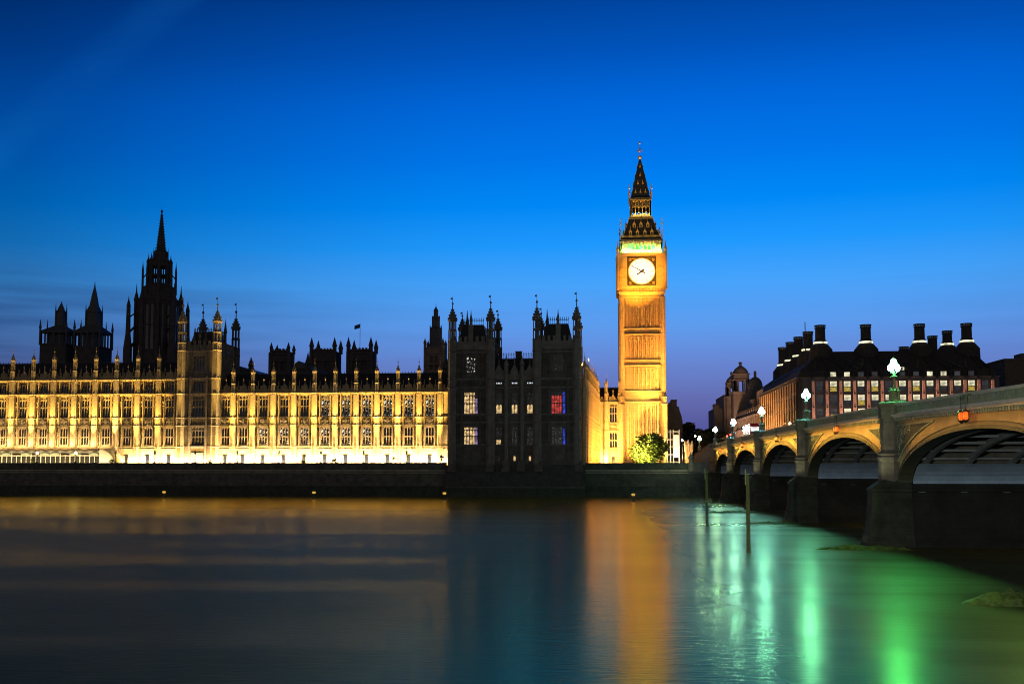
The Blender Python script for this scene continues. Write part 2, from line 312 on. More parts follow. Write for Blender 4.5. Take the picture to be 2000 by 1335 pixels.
def river_front(name, label, xs, Y, base, lev, attic=None, par=1.9, ridge=4.2, depth=16, lit=True, ends=(0, 0), arms=True, stone=None, glint=()):
    """One lit wing of the palace: a row of bays between octagonal buttresses. lev = string courses above the base."""
    st = stone or STONE
    s1, s2, s3, s4 = lev; top = attic or s4; pt = top + par
    root = thing(name, label, 'palace', (xs[0], Y, base)); x0, x1 = xs[0]-ends[0], xs[-1]+ends[1]
    ops = []; bays = list(zip(xs, xs[1:]))
    if ends[0]: bays.insert(0, (x0, xs[0]))
    if ends[1]: bays.append((xs[-1], x1))
    full = [(a, b) for a, b in bays if b-a > 4]
    for a, b in full:
        c = (a+b)/2
        ops += [(c-1.1, c+1.1, s3+.35, s4-.5), (c-1.1, c+1.1, s1+.5, s2-.5), (c-.5, c+.5, base+1.05, base+2.9)] + ([(c-1.15, c+1.15, s2+.22, s3-.22)] if arms else [])
        for s in (-1, 1):                                           # statue niches either side of every window
            q0, q1 = sorted((c+s*1.6, c+s*2.12))
            if b-a > 4: ops += [(q0, q1, s1+.3, s2-.45), (q0, q1, s3+.3, s4-.5)] + ([(q0, q1, s4+.3, top-.4)] if attic else [])
        if attic: ops.append((c-1.1, c+1.1, s4+.5, top-.6))
    w = MB(); w.wall(x0, x1, Y, Y+.55, base, top, ops); w.box(x0, x1, Y+.6, Y+.9, base, top)
    for a, b in full:
        c = (a+b)/2
        for zb, zt in [(s1+.15, s2-.12), (s2+.15, s3-.12), (s3+.15, s4-.12)] + ([(s4+.15, top-.12)] if attic else []):
            for s in (-1, 1):
                w.ext([(c+s*1.48, zb), (c+s*1.48, zt), (c+s*1.3, zt), (c+s*1.3, zb)], Y-.42, Y)          # window piers
                for q in (1.54, 2.17): w.box(c+s*q-.05, c+s*q+.05, Y-.12, Y-.002, zb, zt)
                mz = (zb+zt)/2
                if zt-zb > 3:
                    w.box(c+s*1.86-.3, c+s*1.86+.3, Y-.1, Y+.5, mz-.1, mz+.06)
                    w.ext([(c+s*1.86-.2, mz+.9), (c+s*1.86, mz+1.35), (c+s*1.86+.2, mz+.9)], Y-.16, Y+.1)                        # niche canopy
                    w.rev(c+s*1.86, Y+.12, [(.12, mz+.07), (.17, mz+.3), (.12, mz+.75), (.1, mz+.9)], 5)                        # small statue
        for q in range(-5, 6): w.box(c+q*.26-.04, c+q*.26+.04, Y-.07, Y, s1-.75, s1-.25)
    w.build('wall', st, root)
    string_parts(root, st, x0, x1, Y, [s1, s1-.62, s2, s3, base+.5]); string_parts(root, st, x0, x1, Y, [s4] + ([top] if attic else []), .62, .26)
    p = MB(); parapet(p, x0, x1, Y+.2, top+.1, pt)
    for a, b in full:
        c = (a+b)/2; p.ext([(c-.75, top+.1), (c-.75, pt-.3), (c, pt+.75), (c+.75, pt-.3), (c+.75, top+.1)], Y+.12, Y+.6); p.rev(c, Y, [(.12, pt+.5), (.1, pt+1.5), (.2, pt+1.55), (.2, pt+1.65), (.03, pt+2.3)], 6)
        for s in (-1, 1): p.rev(c+s*1.5, Y+.02, [(.13, pt), (.1, pt+.7), (.17, pt+.74), (.02, pt+1.5)], 6)
    p.build('parapet', st, root)
    r = MB(); zr = top + .9; r.extx([(Y+.9, zr), (Y+7, pt+ridge), (Y+depth-7, pt+ridge), (Y+depth, zr), (Y+depth, base), (Y+.95, base)], x0, x1); ro = r.build('roof', ROOF, root)
    cr = MB(); n = int((x1-x0)/.8); cr.box(x0, x1, Y+6.97, Y+7.03, pt+ridge, pt+ridge+.12)
    for i in range(n): cr.rev(x0+(i+.5)*(x1-x0)/n, Y+7, [(.05, pt+ridge), (.1, pt+ridge+.3), (.02, pt+ridge+.62)], 4)
    cr.build('ridge_cresting', IRON, ro)
    bm = buttress_mesh(.78, base, ([s1, s2, s3, s4] + ([top] if attic else [])), top+2.55, .58).mesh('buttress', st, (0, 0, base))
    pm = pinnacle_mesh(.5, 2.9, 4.5, 6.6).mesh('pinnacle', st)
    am = arms_mesh().mesh('coat_of_arms', st); dm = MB(); dm.box(-.5, .5, .25, .3, 0, 1.85); dm.box(-.05, .05, .15, .25, 0, 1.85); dm.box(-.6, .6, -.22, 0, 1.85, 2.05)
    dm = dm.mesh('doorway', GLASS)
    for x in xs:
        b = inst(bm, 'buttress', root, (x, Y-.45, base)); inst(pm, 'pinnacle', b, (x, Y-.45, top+2.6))
    for i, (a, b) in enumerate(full):
        c = (a+b)/2
        window(root, c, Y+.2, s3+.35, 2.2, round(s4-s3-.85, 2), stone=st, pane=GLINT if i in glint else None); window(root, c, Y+.2, s1+.5, 2.2, round(s2-s1-1.0, 2), transoms=(.47,), stone=st, head=False, pane=GLINT if i+3 in glint else None)
        if attic: window(root, c, Y+.2, s4+.5, 2.2, round(top-s4-1.1, 2), transoms=(), stone=st)
        if arms: inst(am, 'coat_of_arms', root, (c, Y-.14, s2+.42))
        inst(dm, 'doorway', root, (c, Y, base+1.05))
    return root
def turret(parent, x, y, z0, zsh, zl, zc, tip, r, stone, rings=(), vane=True):      # corner turret of a tower: shaft, open lantern, cap
    m = MB(); pr = [(r, z0)]
    for z in rings: pr += [(r, z-.15), (r*1.13, z-.06), (r*1.13, z+.08), (r, z+.18)]
    pr += [(r, zsh-.2), (r*1.12, zsh)]; m.rev(x, y, pr, 8)
    for k in range(8):
        a = pi/8+2*pi*k/8; m.tube((x+r*cos(a), y+r*sin(a), z0), (x+r*cos(a), y+r*sin(a), zsh-.2), .07, 4)
    t = m.build('turret', stone, parent)
    q = MB(); zm = (zsh+zl)/2; lantern(q, x, y, r*.92, zsh, zm, core=.3); lantern(q, x, y, r*.85, zm+.05, zl, core=.3); crocket_cap(q, x, y, r*.92, zl+.1, zc, tip)
    if vane: q.box(x-.5, x, y-.03, y+.03, tip-.75, tip-.3)
    q.build('pinnacle', stone, t); return t
# ------------------------------------------------------------------ setting: river, ground
def sheet(name, x0, x1, y0, y1, z, m):
    b = MB(); b.f.append(tuple(b.P(x, y, z) for x, y in ((x0, y0), (x1, y0), (x1, y1), (x0, y1)))); return b.build(name, m)
wm = bpy.data.materials.new('river water'); wm.use_nodes = True; t = wm.node_tree; b = t.nodes['Principled BSDF']
t.nodes.remove(b); df = t.nodes.new('ShaderNodeBsdfDiffuse'); df.inputs[0].default_value = (.012, .015, .011, 1); gl = t.nodes.new('ShaderNodeBsdfGlossy'); gl.inputs[0].default_value = (1, .9, .4, 1); gl.inputs['Roughness'].default_value = .2; gl2 = t.nodes.new('ShaderNodeBsdfGlossy'); gl2.inputs[0].default_value = (.52, .55, .36, 1); gl2.inputs['Roughness'].default_value = .4; mg = t.nodes.new('ShaderNodeMixShader'); mp9 = t.nodes.new('ShaderNodeMapping'); mp9.inputs['Scale'].default_value = (.012, .06, 1); mp9.inputs['Rotation'].default_value = (0, 0, .12); n9 = t.nodes.new('ShaderNodeTexNoise'); n9.inputs['Scale'].default_value = 1; n9.inputs['Detail'].default_value = 5; n9.inputs['Distortion'].default_value = .8
r9 = t.nodes.new('ShaderNodeMapRange'); r9.inputs[1].default_value = .38; r9.inputs[2].default_value = .64; r9.inputs[3].default_value = .34; r9.inputs[4].default_value = .72      # calm and ruffled patches
co9 = t.nodes.new('ShaderNodeTexCoord'); t.links.new(co9.outputs['Object'], mp9.inputs[0]); t.links.new(mp9.outputs[0], n9.inputs['Vector']); t.links.new(n9.outputs[0], r9.inputs[0]); 
s9 = t.nodes.new('ShaderNodeSeparateXYZ'); t.links.new(co9.outputs['Object'], s9.inputs[0])     # open water upstream is choppier than the lee of the bridge
def mr9(sock, a0, a1, b0, b1):
    n = t.nodes.new('ShaderNodeMapRange'); n.interpolation_type = 'SMOOTHSTEP'; t.links.new(sock, n.inputs[0])
    for i_, v_ in enumerate((a0, a1, b0, b1)): n.inputs[i_+1].default_value = v_
    return n.outputs[0]
def m9(op, p_, q_):
    n = t.nodes.new('ShaderNodeMath'); n.operation = op; n.use_clamp = True; t.links.new(p_, n.inputs[0]); t.links.new(q_, n.inputs[1]); return n.outputs[0]
chop = m9('MULTIPLY', mr9(s9.outputs[0], -14, 3, 1, 0), mr9(s9.outputs[1], 122, 205, 1, 0))
t.links.new(m9('MAXIMUM', m9('MULTIPLY', m9('MULTIPLY', r9.outputs[0], mr9(s9.outputs[0], 4, 9, .25, 1)), mr9(s9.outputs[1], 150, 220, 1, .15)), m9('MULTIPLY', chop, mr9(n9.outputs[0], .36, .6, .86, .99))), mg.inputs[0])
t.links.new(mr9(chop, 0, 1, .4, .52), gl2.inputs['Roughness'])
t.links.new(gl.outputs[0], mg.inputs[1]); t.links.new(gl2.outputs[0], mg.inputs[2])   # brown tidal water swallows the blue
fz = t.nodes.new('ShaderNodeFresnel'); fz.inputs[0].default_value = 1.5; mxw = t.nodes.new('ShaderNodeMixShader'); t.links.new(fz.outputs[0], mxw.inputs[0]); t.links.new(df.outputs[0], mxw.inputs[1]); t.links.new(mg.outputs[0], mxw.inputs[2]); t.links.new(mxw.outputs[0], t.nodes['Material Output'].inputs[0])
tcw = t.nodes.new('ShaderNodeTexCoord'); hs = []
for sc, de, wgt in (((.02, .07, 1), 2, .35), ((.22, .9, 1), 4, .22), ((.9, 3.4, 1), 4, .2)):
    mpw = t.nodes.new('ShaderNodeMapping'); mpw.inputs['Scale'].default_value = sc; mpw.inputs['Rotation'].default_value = (0, 0, .25); t.links.new(tcw.outputs['Object'], mpw.inputs[0])
    nw = t.nodes.new('ShaderNodeTexNoise'); nw.inputs['Scale'].default_value = 1; nw.inputs['Detail'].default_value = de; nw.inputs['Distortion'].default_value = .6; t.links.new(mpw.outputs[0], nw.inputs['Vector'])
    mm = t.nodes.new('ShaderNodeMath'); mm.operation = 'MULTIPLY'; mm.inputs[1].default_value = wgt; t.links.new(nw.outputs[0], mm.inputs[0]); hs.append(mm.outputs[0])
for h in hs[1:]:
    ad = t.nodes.new('ShaderNodeMath'); ad.operation = 'ADD'; t.links.new(hs[0], ad.inputs[0]); t.links.new(h, ad.inputs[1]); hs[0] = ad.outputs[0]
bp = t.nodes.new('ShaderNodeBump'); bp.inputs['Strength'].default_value = .5; bp.inputs['Distance'].default_value = .13; t.links.new(hs[0], bp.inputs['Height']); [t.links.new(bp.outputs[0], q.inputs['Normal']) for q in (df, gl, gl2, fz)]
struct(sheet('river', -900, 900, -80, 258, 0, wm))
EARTH = mat('dark ground', (.045, .042, .036), .95, .3, .2, .4)
struct(sheet('ground', -3000, 3000, 252.6, 4000, 7.4, EARTH))
TAR = mat('asphalt', (.05, .05, .052), .8, .2, 2, .25)
# ------------------------------------------------------------------ river walls
TER = 8.45
def river_wall(name, label, x0, x1, y, top, m, posts=(), back=3):
    r = thing(name, label, 'river wall', (x0, y, 0)); k = MB()
    k.extx([(y-.7, 2.6), (y-.35, 5.6), (y-.35, 6.35), (y+back, 6.35), (y+back, 2.6)], x0, x1); k.build('wall', m, r)
    k = MB(); k.extx([(y-1.1, -2), (y-.8, 2.45), (y-.66, 2.596), (y+back, 2.596), (y+back, -2)], x0, x1); k.build('weedy_footing', mat('tide weed granite', (.03, .034, .02), .7, .9, .8, .6, courses=(1.6, .6, .5)), r)
    k = MB(); k.box(x0, x1, y-.62, y+.3, 6.353, 6.62); k.box(x0, x1, y-.5, y-.36, 5.85, 6.05); k.build('ledge', mat('pale ledge granite', (.34, .28, .19), .45, .4, .5, .5), r)  # pale colour stands in for light caught along the ledge
    k = MB(); k.box(x0, x1, y-.15, y+.35, 6.62, top-.18); k.box(x0, x1, y-.3, y+.5, top-.18, top)
    k.box(x0, x1, y-.2, y-.152, 6.75, 6.95)
    for p in posts: k.box(p-.55, p+.55, y-.4, y+.5, 6.625, top+.03); k.box(p-.2, p+.2, y-.5, y-.41, 6.63, top-.2)
    k.build('parapet', m, r); return r
posts = [xof(q, 905, 248) for q in (72, 147.5, 225, 302, 381, 463.5, 544.7, 626.5, 710, 794)]
posts = [posts[0]-20, posts[0]-10] + posts
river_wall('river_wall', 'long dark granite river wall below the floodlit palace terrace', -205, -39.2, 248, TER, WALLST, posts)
r = thing('river_wall', 'high dark wall footing under the unlit palace pavilion, with splayed buttress feet', 'river wall', (-38, 246, 0))
k = MB(); k.extx([(245.5, 2.503), (245.9, 6.6), (246.6, 7.9), (252, 7.9), (252, 2.503)], -39.2, -4.6); k.build('wall', mat('river dark granite', (.05, .045, .04), .85, .6, .7, .45, courses=(1.6, .6, .55)), r)
k = MB(); k.extx([(245.1, -2), (245.4, 2.2), (252, 2.2), (252, -2)], -39.2, -4.6); k.build('weedy_footing', mat('tide weed granite', (.03, .034, .02), .7, .9, .8, .6, courses=(1.6, .6, .5)), r)
k = MB()
for x in [xof(q, 905, 246.5) for q in (884, 957, 988, 1018, 1052, 1131)]:
    k.hexa([(x-1.1, 245.3, 6.2), (x+1.1, 245.3, 6.2), (x+1.1, 246.9, 6.2), (x-1.1, 246.9, 6.2), (x-.8, 246.3, 9.0), (x+.8, 246.3, 9.0), (x+.8, 246.9, 9.0), (x-.8, 246.9, 9.0)])
k.box(-39.25, -4.55, 245.3, 246, 2.203, 2.5)
k.build('buttress_foot', BROWNST, r)
xe = xof(1345, 905, 252)
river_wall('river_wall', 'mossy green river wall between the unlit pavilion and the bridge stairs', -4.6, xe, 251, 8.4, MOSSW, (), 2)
r = thing('railing', 'thin black iron railing on top of the mossy river wall by the round tree', 'railing', (8, 251.4, 8.4)); k = MB()
for i in range(int((xe+4)/1.5)): x = -4+i*1.5; k.box(x-.04, x+.04, 251.36, 251.44, 8.4, 9.55 if i % 4 else 9.9)
for z in (8.75, 9.15, 9.5): k.box(-4.1, xe-.5, 251.38, 251.42, z-.025, z+.025)
k.build('bars', IRON, r)
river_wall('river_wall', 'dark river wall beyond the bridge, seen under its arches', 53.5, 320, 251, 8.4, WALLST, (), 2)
struct(sheet('terrace', -205, -39, 249, 258, 7.42, mat('terrace paving', (.2, .18, .15), .8, .2, 1, .2, courses=(1, 1, .7))))
# stairs of big blocks climbing to the bridge
r = thing('river_stairs', 'flight of big granite block steps rising from the water towards the bridge', 'stairs', (15, 250, 0))
k = MB(); st = [(xof(1228+i*13.2, 950, 249.5), .8+i*.62) for i in range(9)]
for i, (x, z) in enumerate(st):
    k.box(x, 26.2, 248.6+i*.12, 250.3, (-1 if i == 0 else st[i-1][1]+.004), z)
    k.box(x-.15, x+1.6, 248.5+i*.12, 248.598+i*.12, z-.5, z-.06)
k.build('steps', MOSSW, r)
k = MB(); k.box(xe, 26.1, 250.32, 252.5, -1, 6.3); k.box(xe-.3, 26.1, 249.6, 252.5, 6.303, 6.7); k.box(xe+.4, 26.1, 250.6, 252.5, 7.9, 8.4); k.box(xe+1, 26.1, 251, 252.5, 6.71, 7.89); k.build('landing', BSTONE, r)
# ------------------------------------------------------------------ palace
BASE = 7.4; LEV = (12.8, 18.35, 20.45, 26.9)
xl = [-160.35+5.915*k for k in range(-5, 8)]
river_front('palace_wing', 'floodlit gothic palace wing left of the turreted tower, with a dim top storey', xl, 258, BASE, LEV, attic=30.75, par=2.0, ridge=3.4, ends=(0, 5.9))
xr = [-98.3] + [-92.9+5.595*k for k in range(10)]
river_front('palace_wing', 'long floodlit gothic palace wing between the turreted tower and the dark pavilion', xr, 258, BASE, LEV, par=2.0, ridge=3.7, ends=(4.3, 2.6), glint=(5, 6, 7, 8, 9, 10))
# tower between the wings
r = thing('palace_tower', 'turreted palace tower between the two floodlit wings, front dark with gilded edges', 'tower', (-108, 257.5, BASE))
TX0, TX1, TY0, TY1 = -112.6, -103.0, 257.5, 271
zp = 38.6
k = MB(); cx = (TX0+TX1)/2
k.wall(TX0, TX1, TY0, TY0+.6, BASE, zp, [(cx-1.7, cx+1.7, 20.9, 26.3), (cx-1.7, cx+1.7, 13.2, 17.9), (cx-1.1, cx+1.1, BASE, 10.6), (cx-1.5, cx+1.5, 27.6, 30.2), (cx-1.6, cx+1.6, 33, 37)])
k.box(TX0, TX1, TY0+.62, TY1, BASE, zp)
for q in range(-9, 10):
    x = cx + q*.5
    if abs(x-cx) > 1.9: k.box(x-.05, x+.05, TY0-.12, TY0, 13, 38)
    for a, bb in ((18.6, 20.2), (30.8, 32.4)): k.box(x-.05, x+.05, TY0-.14, TY0, a, bb)
for s in (-1, 1): k.box(cx+s*2.3-.25, cx+s*2.3+.25, TY0-.4, TY0, BASE, 31.5)
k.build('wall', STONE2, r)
k = MB(TX1, TY0, pi/2)                                              # north flank
for q in range(1, 26): k.box(q*.57-.06, q*.57+.06, -.14, 0, 27, 38)
strings(k, .5, 14.3, 0, [31, 38.3, 27.5]); k.box(6.2, 7.0, -.02, .05, 31.8, 35.2); k.build('side_panelling', STONE2, r)
string_parts(r, STONE2, TX0, TX1, TY0, [12.8, 18.35, 20.45, 26.9, 31, 38.4], .3, .26); k = MB(); parapet(k, TX0, TX1, TY0-.1, zp, 41.0, .6); k.build('parapet', STONE2, r)
k = MB(TX1, TY0, pi/2); parapet(k, 0, 14.8, -.1, zp, 41.0, .6); k.build('parapet', STONE2, r)
k = MB(); k.hexa([(TX0+1, TY0+1, zp), (TX1-1, TY0+1, zp), (TX1-1, TY1-1, zp), (TX0+1, TY1-1, zp), (TX0+2.2, TY0+3, 44), (TX1-2.2, TY0+3, 44), (TX1-2.2, TY1-3, 44), (TX0+2.2, TY1-3, 44)])
k.build('roof', ROOF, r)
k = MB()
for i in range(12): k.rev(TX0+2.3+i*.5, TY0+3.1, [(.08, 44), (.16, 44.5), (.03, 45.2)], 4); k.rev(TX1-2.3, TY0+3.1+i*.75, [(.08, 44), (.16, 44.5), (.03, 45.2)], 4)
for x, y, h in ((cx, TY0+.2, 44), (TX1-.1, 263.5, 45.5), (cx-1.6, TY0+.2, 42.2), (cx+1.6, TY0+.2, 42.2)): k.rev(x, y, [(.35, 38.5), (.35, h-1.6), (.5, h-1.5), (.3, h), (.1, h+1.4), (.03, h+2.4)], 6)
k.build('roof_cresting', BROWNST, r)
window(r, cx, TY0+.2, 20.9, 3.4, 5.4, 4, stone=STONE2); window(r, cx, TY0+.2, 13.2, 3.4, 4.7, 4, stone=STONE2); window(r, cx, TY0+.2, 27.6, 3.0, 2.6, 4, (), stone=STONE2); window(r, cx, TY0+.2, 33, 3.2, 4, 4, stone=STONE2)
k = MB(); k.box(cx-1.1, cx+1.1, TY0+.3, TY0+.35, BASE, 10.6); k.ext([(cx-1.7, BASE), (cx-1.7, 11.2), (cx+1.7, 11.2), (cx+1.7, BASE), (cx+1.1, BASE), (cx+1.1, 9.6), (cx, 10.6), (cx-1.1, 9.6), (cx-1.1, BASE)], TY0-.35, TY0-.005); k.build('doorway', STONE2, r)
for x, y, m, top in ((TX0, TY0, STONE, 0), (TX1, TY0, STONE, 0), (TX0, TY1, BROWNST, 2), (TX1, TY1, BROWNST, 2)):
    turret(r, x, y, BASE, 40.6, 46.2, 49.2, 53 if not top else 53.6, 1.15, m, LEV + (31, 38.5))
# dark pavilion on the river's edge
r = thing('palace_pavilion', 'unlit dark palace pavilion with two turreted towers standing straight out of the river wall', 'palace', (-22, 247, 7.9))
WARM = mat('warm lit room', (.5, .4, .3), .5, emit=(1, .66, .28), estr=.95, evar=1.1); PINK = mat('red lit room', (.3, .05, .05), .5, emit=(.8, .07, .06), estr=.75, evar=.8)
BLUE = mat('blue lit curtain', (.05, .06, .3), .5, emit=(.03, .07, .8), estr=.8, evar=1.2); LILAC = mat('lilac lit curtain', (.3, .2, .4), .5, emit=(.5, .35, .8), estr=.5, evar=1)
COOLW = mat('cool lit attic light', (.6, .6, .6), .5, emit=(.85, .9, 1), estr=1.1)
PY = 247; pz = [zof(q, PY) for q in (868, 824, 808.5, 756, 739)]      # string courses
def pav_tower(x0, x1, wx, win, tips, up_arch):
    zt = 37.0; y1 = PY+17.5; k = MB(); ops = [(wx-w/2, wx+w/2, z, z+h) for (w, z, h, l, p) in win]
    k.wall(x0, x1, PY, PY+.6, 7.9, zt, ops); k.box(x0, x1, PY+.62, y1, 7.9, zt)
    for q in range(-12, 13):
        x = wx+q*.42
        if x0+.6 < x < x1-.6:
            if abs(x-wx) > 2.1: k.box(x-.06, x+.06, PY-.2, PY, 13, 28.6)
            if abs(x-wx) > 1.7: k.box(x-.06, x+.06, PY-.2, PY, 29.5, 36.4)
            k.box(x-.06, x+.06, PY-.22, PY, 18.9, 20.0); k.box(x-.06, x+.06, PY-.22, PY, 27.2, 28.8)
    for s in (-1, 1): k.box(wx+s*2.35-.2, wx+s*2.35+.2, PY-.35, PY, 9, 28.8); k.box(wx+s*1.95-.18, wx+s*1.95+.18, PY-.3, PY, 29.4, 36)
    k.build('wall', BROWNST, r)
    k = MB(); string_parts(r, RELIEFST, x0, x1, PY, pz + [36.0, 36.9], .3, .28); parapet(k, x0, x1, PY-.1, zt, 40, .65)
    k.ext([(wx-.6, zt), (wx-.6, 42.5), (wx, 44), (wx+.6, 42.5), (wx+.6, zt)], PY-.2, PY+.35); k.rev(wx, PY+.1, [(.35, 43), (.4, 44.2), (.15, 45.6), (.03, 46.8)], 6); k.build('parapet', RELIEFST, r)
    k = MB(x1, PY, pi/2); strings(k, 0, 17.5, 0, pz + [36, 36.9], .25, .26); parapet(k, 0, 17.5, -.1, zt, 40, .65)
    for q in range(1, 30): k.box(q*.58-.05, q*.58+.05, -.12, 0, 29.5, 36.3); k.box(q*.58-.05, q*.58+.05, -.12, 0, 9, 28.4)
    k.build('side_panelling', BROWNST, r)
    k = MB(); k.hexa([(x0+1, PY+1, zt), (x1-1, PY+1, zt), (x1-1, y1-1, zt), (x0+1, y1-1, zt), (x0+2.4, PY+3.4, 43.3), (x1-2.4, PY+3.4, 43.3), (x1-2.4, y1-3.4, 43.3), (x0+2.4, y1-3.4, 43.3)]); o = k.build('roof', ROOF, r)
    k = MB(); k.box(x0+2.4, x1-2.4, PY+3.4, PY+3.46, 43.3, 43.45); k.box(x0+2.4, x1-2.4, PY+3.4, PY+3.46, 44.3, 44.42)
    n = 11
    for i in range(n+1): x = x0+2.45+i*(x1-x0-4.9)/n; k.rev(x, PY+3.43, [(.06, 43.4), (.05, 44.4), (.14, 44.6), (.02, 45.3)], 4)
    k.rev(x0+2, y1-3, [(.5, 40), (.5, 45.3), (.65, 45.4), (.3, 46.3), (.05, 49)], 6); k.build('cresting', IRON, o)
    for (w, z, h, l, p) in win: window(r, wx, PY+.2, z, w, h, l, stone=RELIEFST, panes=p)
    for x, y, tp in ((x0+.25, PY+.1, tips[0]), (x1-.25, PY+.1, tips[1]), (x0+.25, y1, tips[2]), (x1-.25, y1, tips[3])):
        turret(r, x, y, 7.9, 39.2, 44.2, 47.2, tp, 1.12, RELIEFST if y < PY+5 else BROWNST, pz + [36.2])
z1, z2 = zof(807, PY), zof(764.5, PY); z3, z4 = zof(867, PY), zof(833, PY)
xa0, xa1, xb0, xb1 = xof(880, 800, PY)+.15, xof(960, 800, PY), xof(1047, 800, PY), xof(1129, 800, PY)
lit = lambda a, b2, p: [(0, .78, 0, 1, a), (.8, 1, 0, 1, b2)]
pav_tower(xa0, xa1, xof(919.5, 780, PY), [(3.4, z3, z4-z3, 5, lit(WARM, LILAC, 0)), (3.4, z1, z2-z1, 5, [(0, .8, 0, .62, WARM), (0, .8, .64, 1, WARM), (.82, 1, 0, .7, LILAC), (.82, 1, .7, 1, GLASS)]), (2.2, 31, 3.9, 4, [(0, 1, 0, 1, GLINT)])], (50.2, 50.6, 49.2, 49.6), 0)
pav_tower(xb0, xb1, xof(1090.5, 780, PY), [(3.4, z3, z4-z3, 5, [(0, .76, 0, 1, GLASS), (.78, .98, 0, .9, BLUE)]), (3.4, z1, z2-z1, 5, [(0, .72, 0, .84, PINK), (0, .8, .86, 1, GLASS), (.8, 1, 0, 1, BLUE)]), (2.6, 31.2, 4.3, 5, [(0, 1, 0, 1, GLASS)])], (50.6, 51.0, 50, 50.2), 1)
k = MB(); ops = []; cen = [xof(q, 800, PY) for q in (974, 1004.5, 1034.5)]
zc1, zc2 = zof(807, PY), zof(766, PY)
for i, x in enumerate(cen): ops += [(x-.72, x+.72, zc1, zc2), (x-.72, x+.72, z3, z4), (x-.3, x+.3, 8.9, 10.2), (x-.72, x+.72, 28.1, 28.5)]
xa1 += .02; xb0 -= .02; zc = 29.6
k.wall(xa1, xb0, PY+.5, PY+1.1, 7.9, zc, ops); k.box(xa1, xb0, PY+1.12, PY+16, 7.9, zc); k.build('wall', BROWNST, r)
string_parts(r, RELIEFST, xa1, xb0, PY+.5, pz, .3, .28); k = MB(); parapet(k, xa1, xb0, PY+.4, zc, 31.4, .55)
for x in cen: k.ext([(x-.9, zc), (x-.9, 31.3), (x, 33.2), (x+.9, 31.3), (x+.9, zc)], PY+.35, PY+.8); k.rev(x, PY+.6, [(.13, 32.6), (.2, 33.6), (.04, 34.8)], 5)
k.build('parapet', RELIEFST, r)
for x in [xof(q, 800, PY) for q in (988.5, 1019.5)]: k = MB(); k.rev(x, PY+.3, [(.55, 7.9), (.55, 32.6), (.7, 32.9), (.3, 34), (.05, 35.2)], 8); k.build('buttress', RELIEFST, r)
k = MB(); zr = zof(700, PY+6); k.extx([(PY+1.2, zc+.1), (PY+6, zr), (PY+10, zr), (PY+16, zc+.1)], xa1, xb0); o = k.build('roof', ROOF, r)
k = MB(); x0, x1 = xa1, xb0
for z in (.1, .55, 1.0): k.box(x0, x1, PY+5.97, PY+6.03, zr+z, zr+z+.06)
for i in range(26): x = x0+.2+i*(x1-x0-.4)/25; k.rev(x, PY+6, [(.05, zr), (.05, zr+1), (.12, zr+1.1), (.02, zr+1.6)], 4)
k.build('ridge_cresting', IRON, o)
k = MB(); x = xof(1013, 690, PY+7); k.box(x-.75, x+.75, PY+6.4, PY+7.9, zr-1, zr+1.75); k.box(x-.85, x+.85, PY+6.3, PY+8, zr+1.75, zr+1.95); k.build('chimney', BROWNST, o)
for i, x in enumerate(cen):
    w = [(0, .48, .02, .44, WARM), (.52, 1, .02, .44, WARM), (0, 1, .46, 1, GLASS)]
    window(r, x, PY+.7, zc1, 1.44, zc2-zc1, 2, (.45,), RELIEFST, panes=w)
    window(r, x, PY+.7, z3, 1.44, z4-z3, 2, (.45,), RELIEFST, panes=[(0, .8, 0, .25, WARM), (0, 1, .27, 1, GLASS)] if i == 0 else None)
    window(r, x, PY+.7, 28.1, 1.44, .4, 4, (), BROWNST, COOLW, head=False)
    window(r, x, PY+.7, 8.9, .6, 1.3, 1, (), BROWNST, WARM if i else GLASS, head=False)
# north range running back from the pavilion to the clock tower
ax, ay = -5.2, 252.2; bx, by = -2.16, 307; ln2 = sqrt((bx-ax)**2+(by-ay)**2)
r = river_front('palace_range', 'golden floodlit palace range running back from the dark pavilion to the clock tower', [i*ln2/11 for i in range(12)], 0, BASE, (12.8, 18.35, 20.45, 27.2), par=1.6, ridge=2.5, depth=14)
r.location = (ax, ay, BASE); r.rotation_euler.z = atan2(by-ay, bx-ax)
NX = [xof(1163.5, 770, 307), xof(1184, 770, 307), xof(1211, 770, 307)]
r = river_front('palace_range', 'short floodlit palace range facing the river, tucked in beside the clock tower', NX, 307.5, BASE, (12.9, 18.5, 20.8, 27.2), par=1.7, ridge=3.2, depth=12, arms=True)
# ------------------------------------------------------------------ towers far behind the roofs (dark against the dusk)
def octagon(m, cx, cy, pr): m.rev(cx, cy, pr, 8)
Y = 322; zz = lambda q: zof(q, Y, 314); cx = xof(309, 640, Y)
r = thing('spire_tower', 'tall dark octagonal tower with an open lantern and crocketed stone spire behind the left wing', 'tower', (cx, Y, 30))
k = MB(); m_ = 1/F*Y
octagon(k, cx, Y, [(7.0, 24), (7.0, zz(592)), (7.3, zz(590)), (7.3, zz(586))])
for i in range(8):
    a = 2*pi*i/8; 
    for s in (-1.7, 0, 1.7):
        x = cx+7.0*cos(pi/8)*cos(a)-s*sin(a); y = Y+7.0*cos(pi/8)*sin(a)+s*cos(a); k.tube((x, y, zz(690)), (x, y, zz(594)), .26, 4)
    a += pi/8; k.rev(cx+7.1*cos(a), Y+7.1*sin(a), [(.8, 24), (.7, zz(590)), (.9, zz(588)), (.25, zz(572)), (.05, zz(556))], 6)
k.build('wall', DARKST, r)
for i in range(8):
    for s in (-.85, .85):
        f = MB(cx, Y, 2*pi*i/8); q = 7.0*cos(pi/8); f.box(q-.1, q+.03, s-.42, s+.42, zz(685), zz(640)); f.box(q-.1, q+.03, s-.42, s+.42, zz(637), zz(600)); f.build('window', GLASS, r)
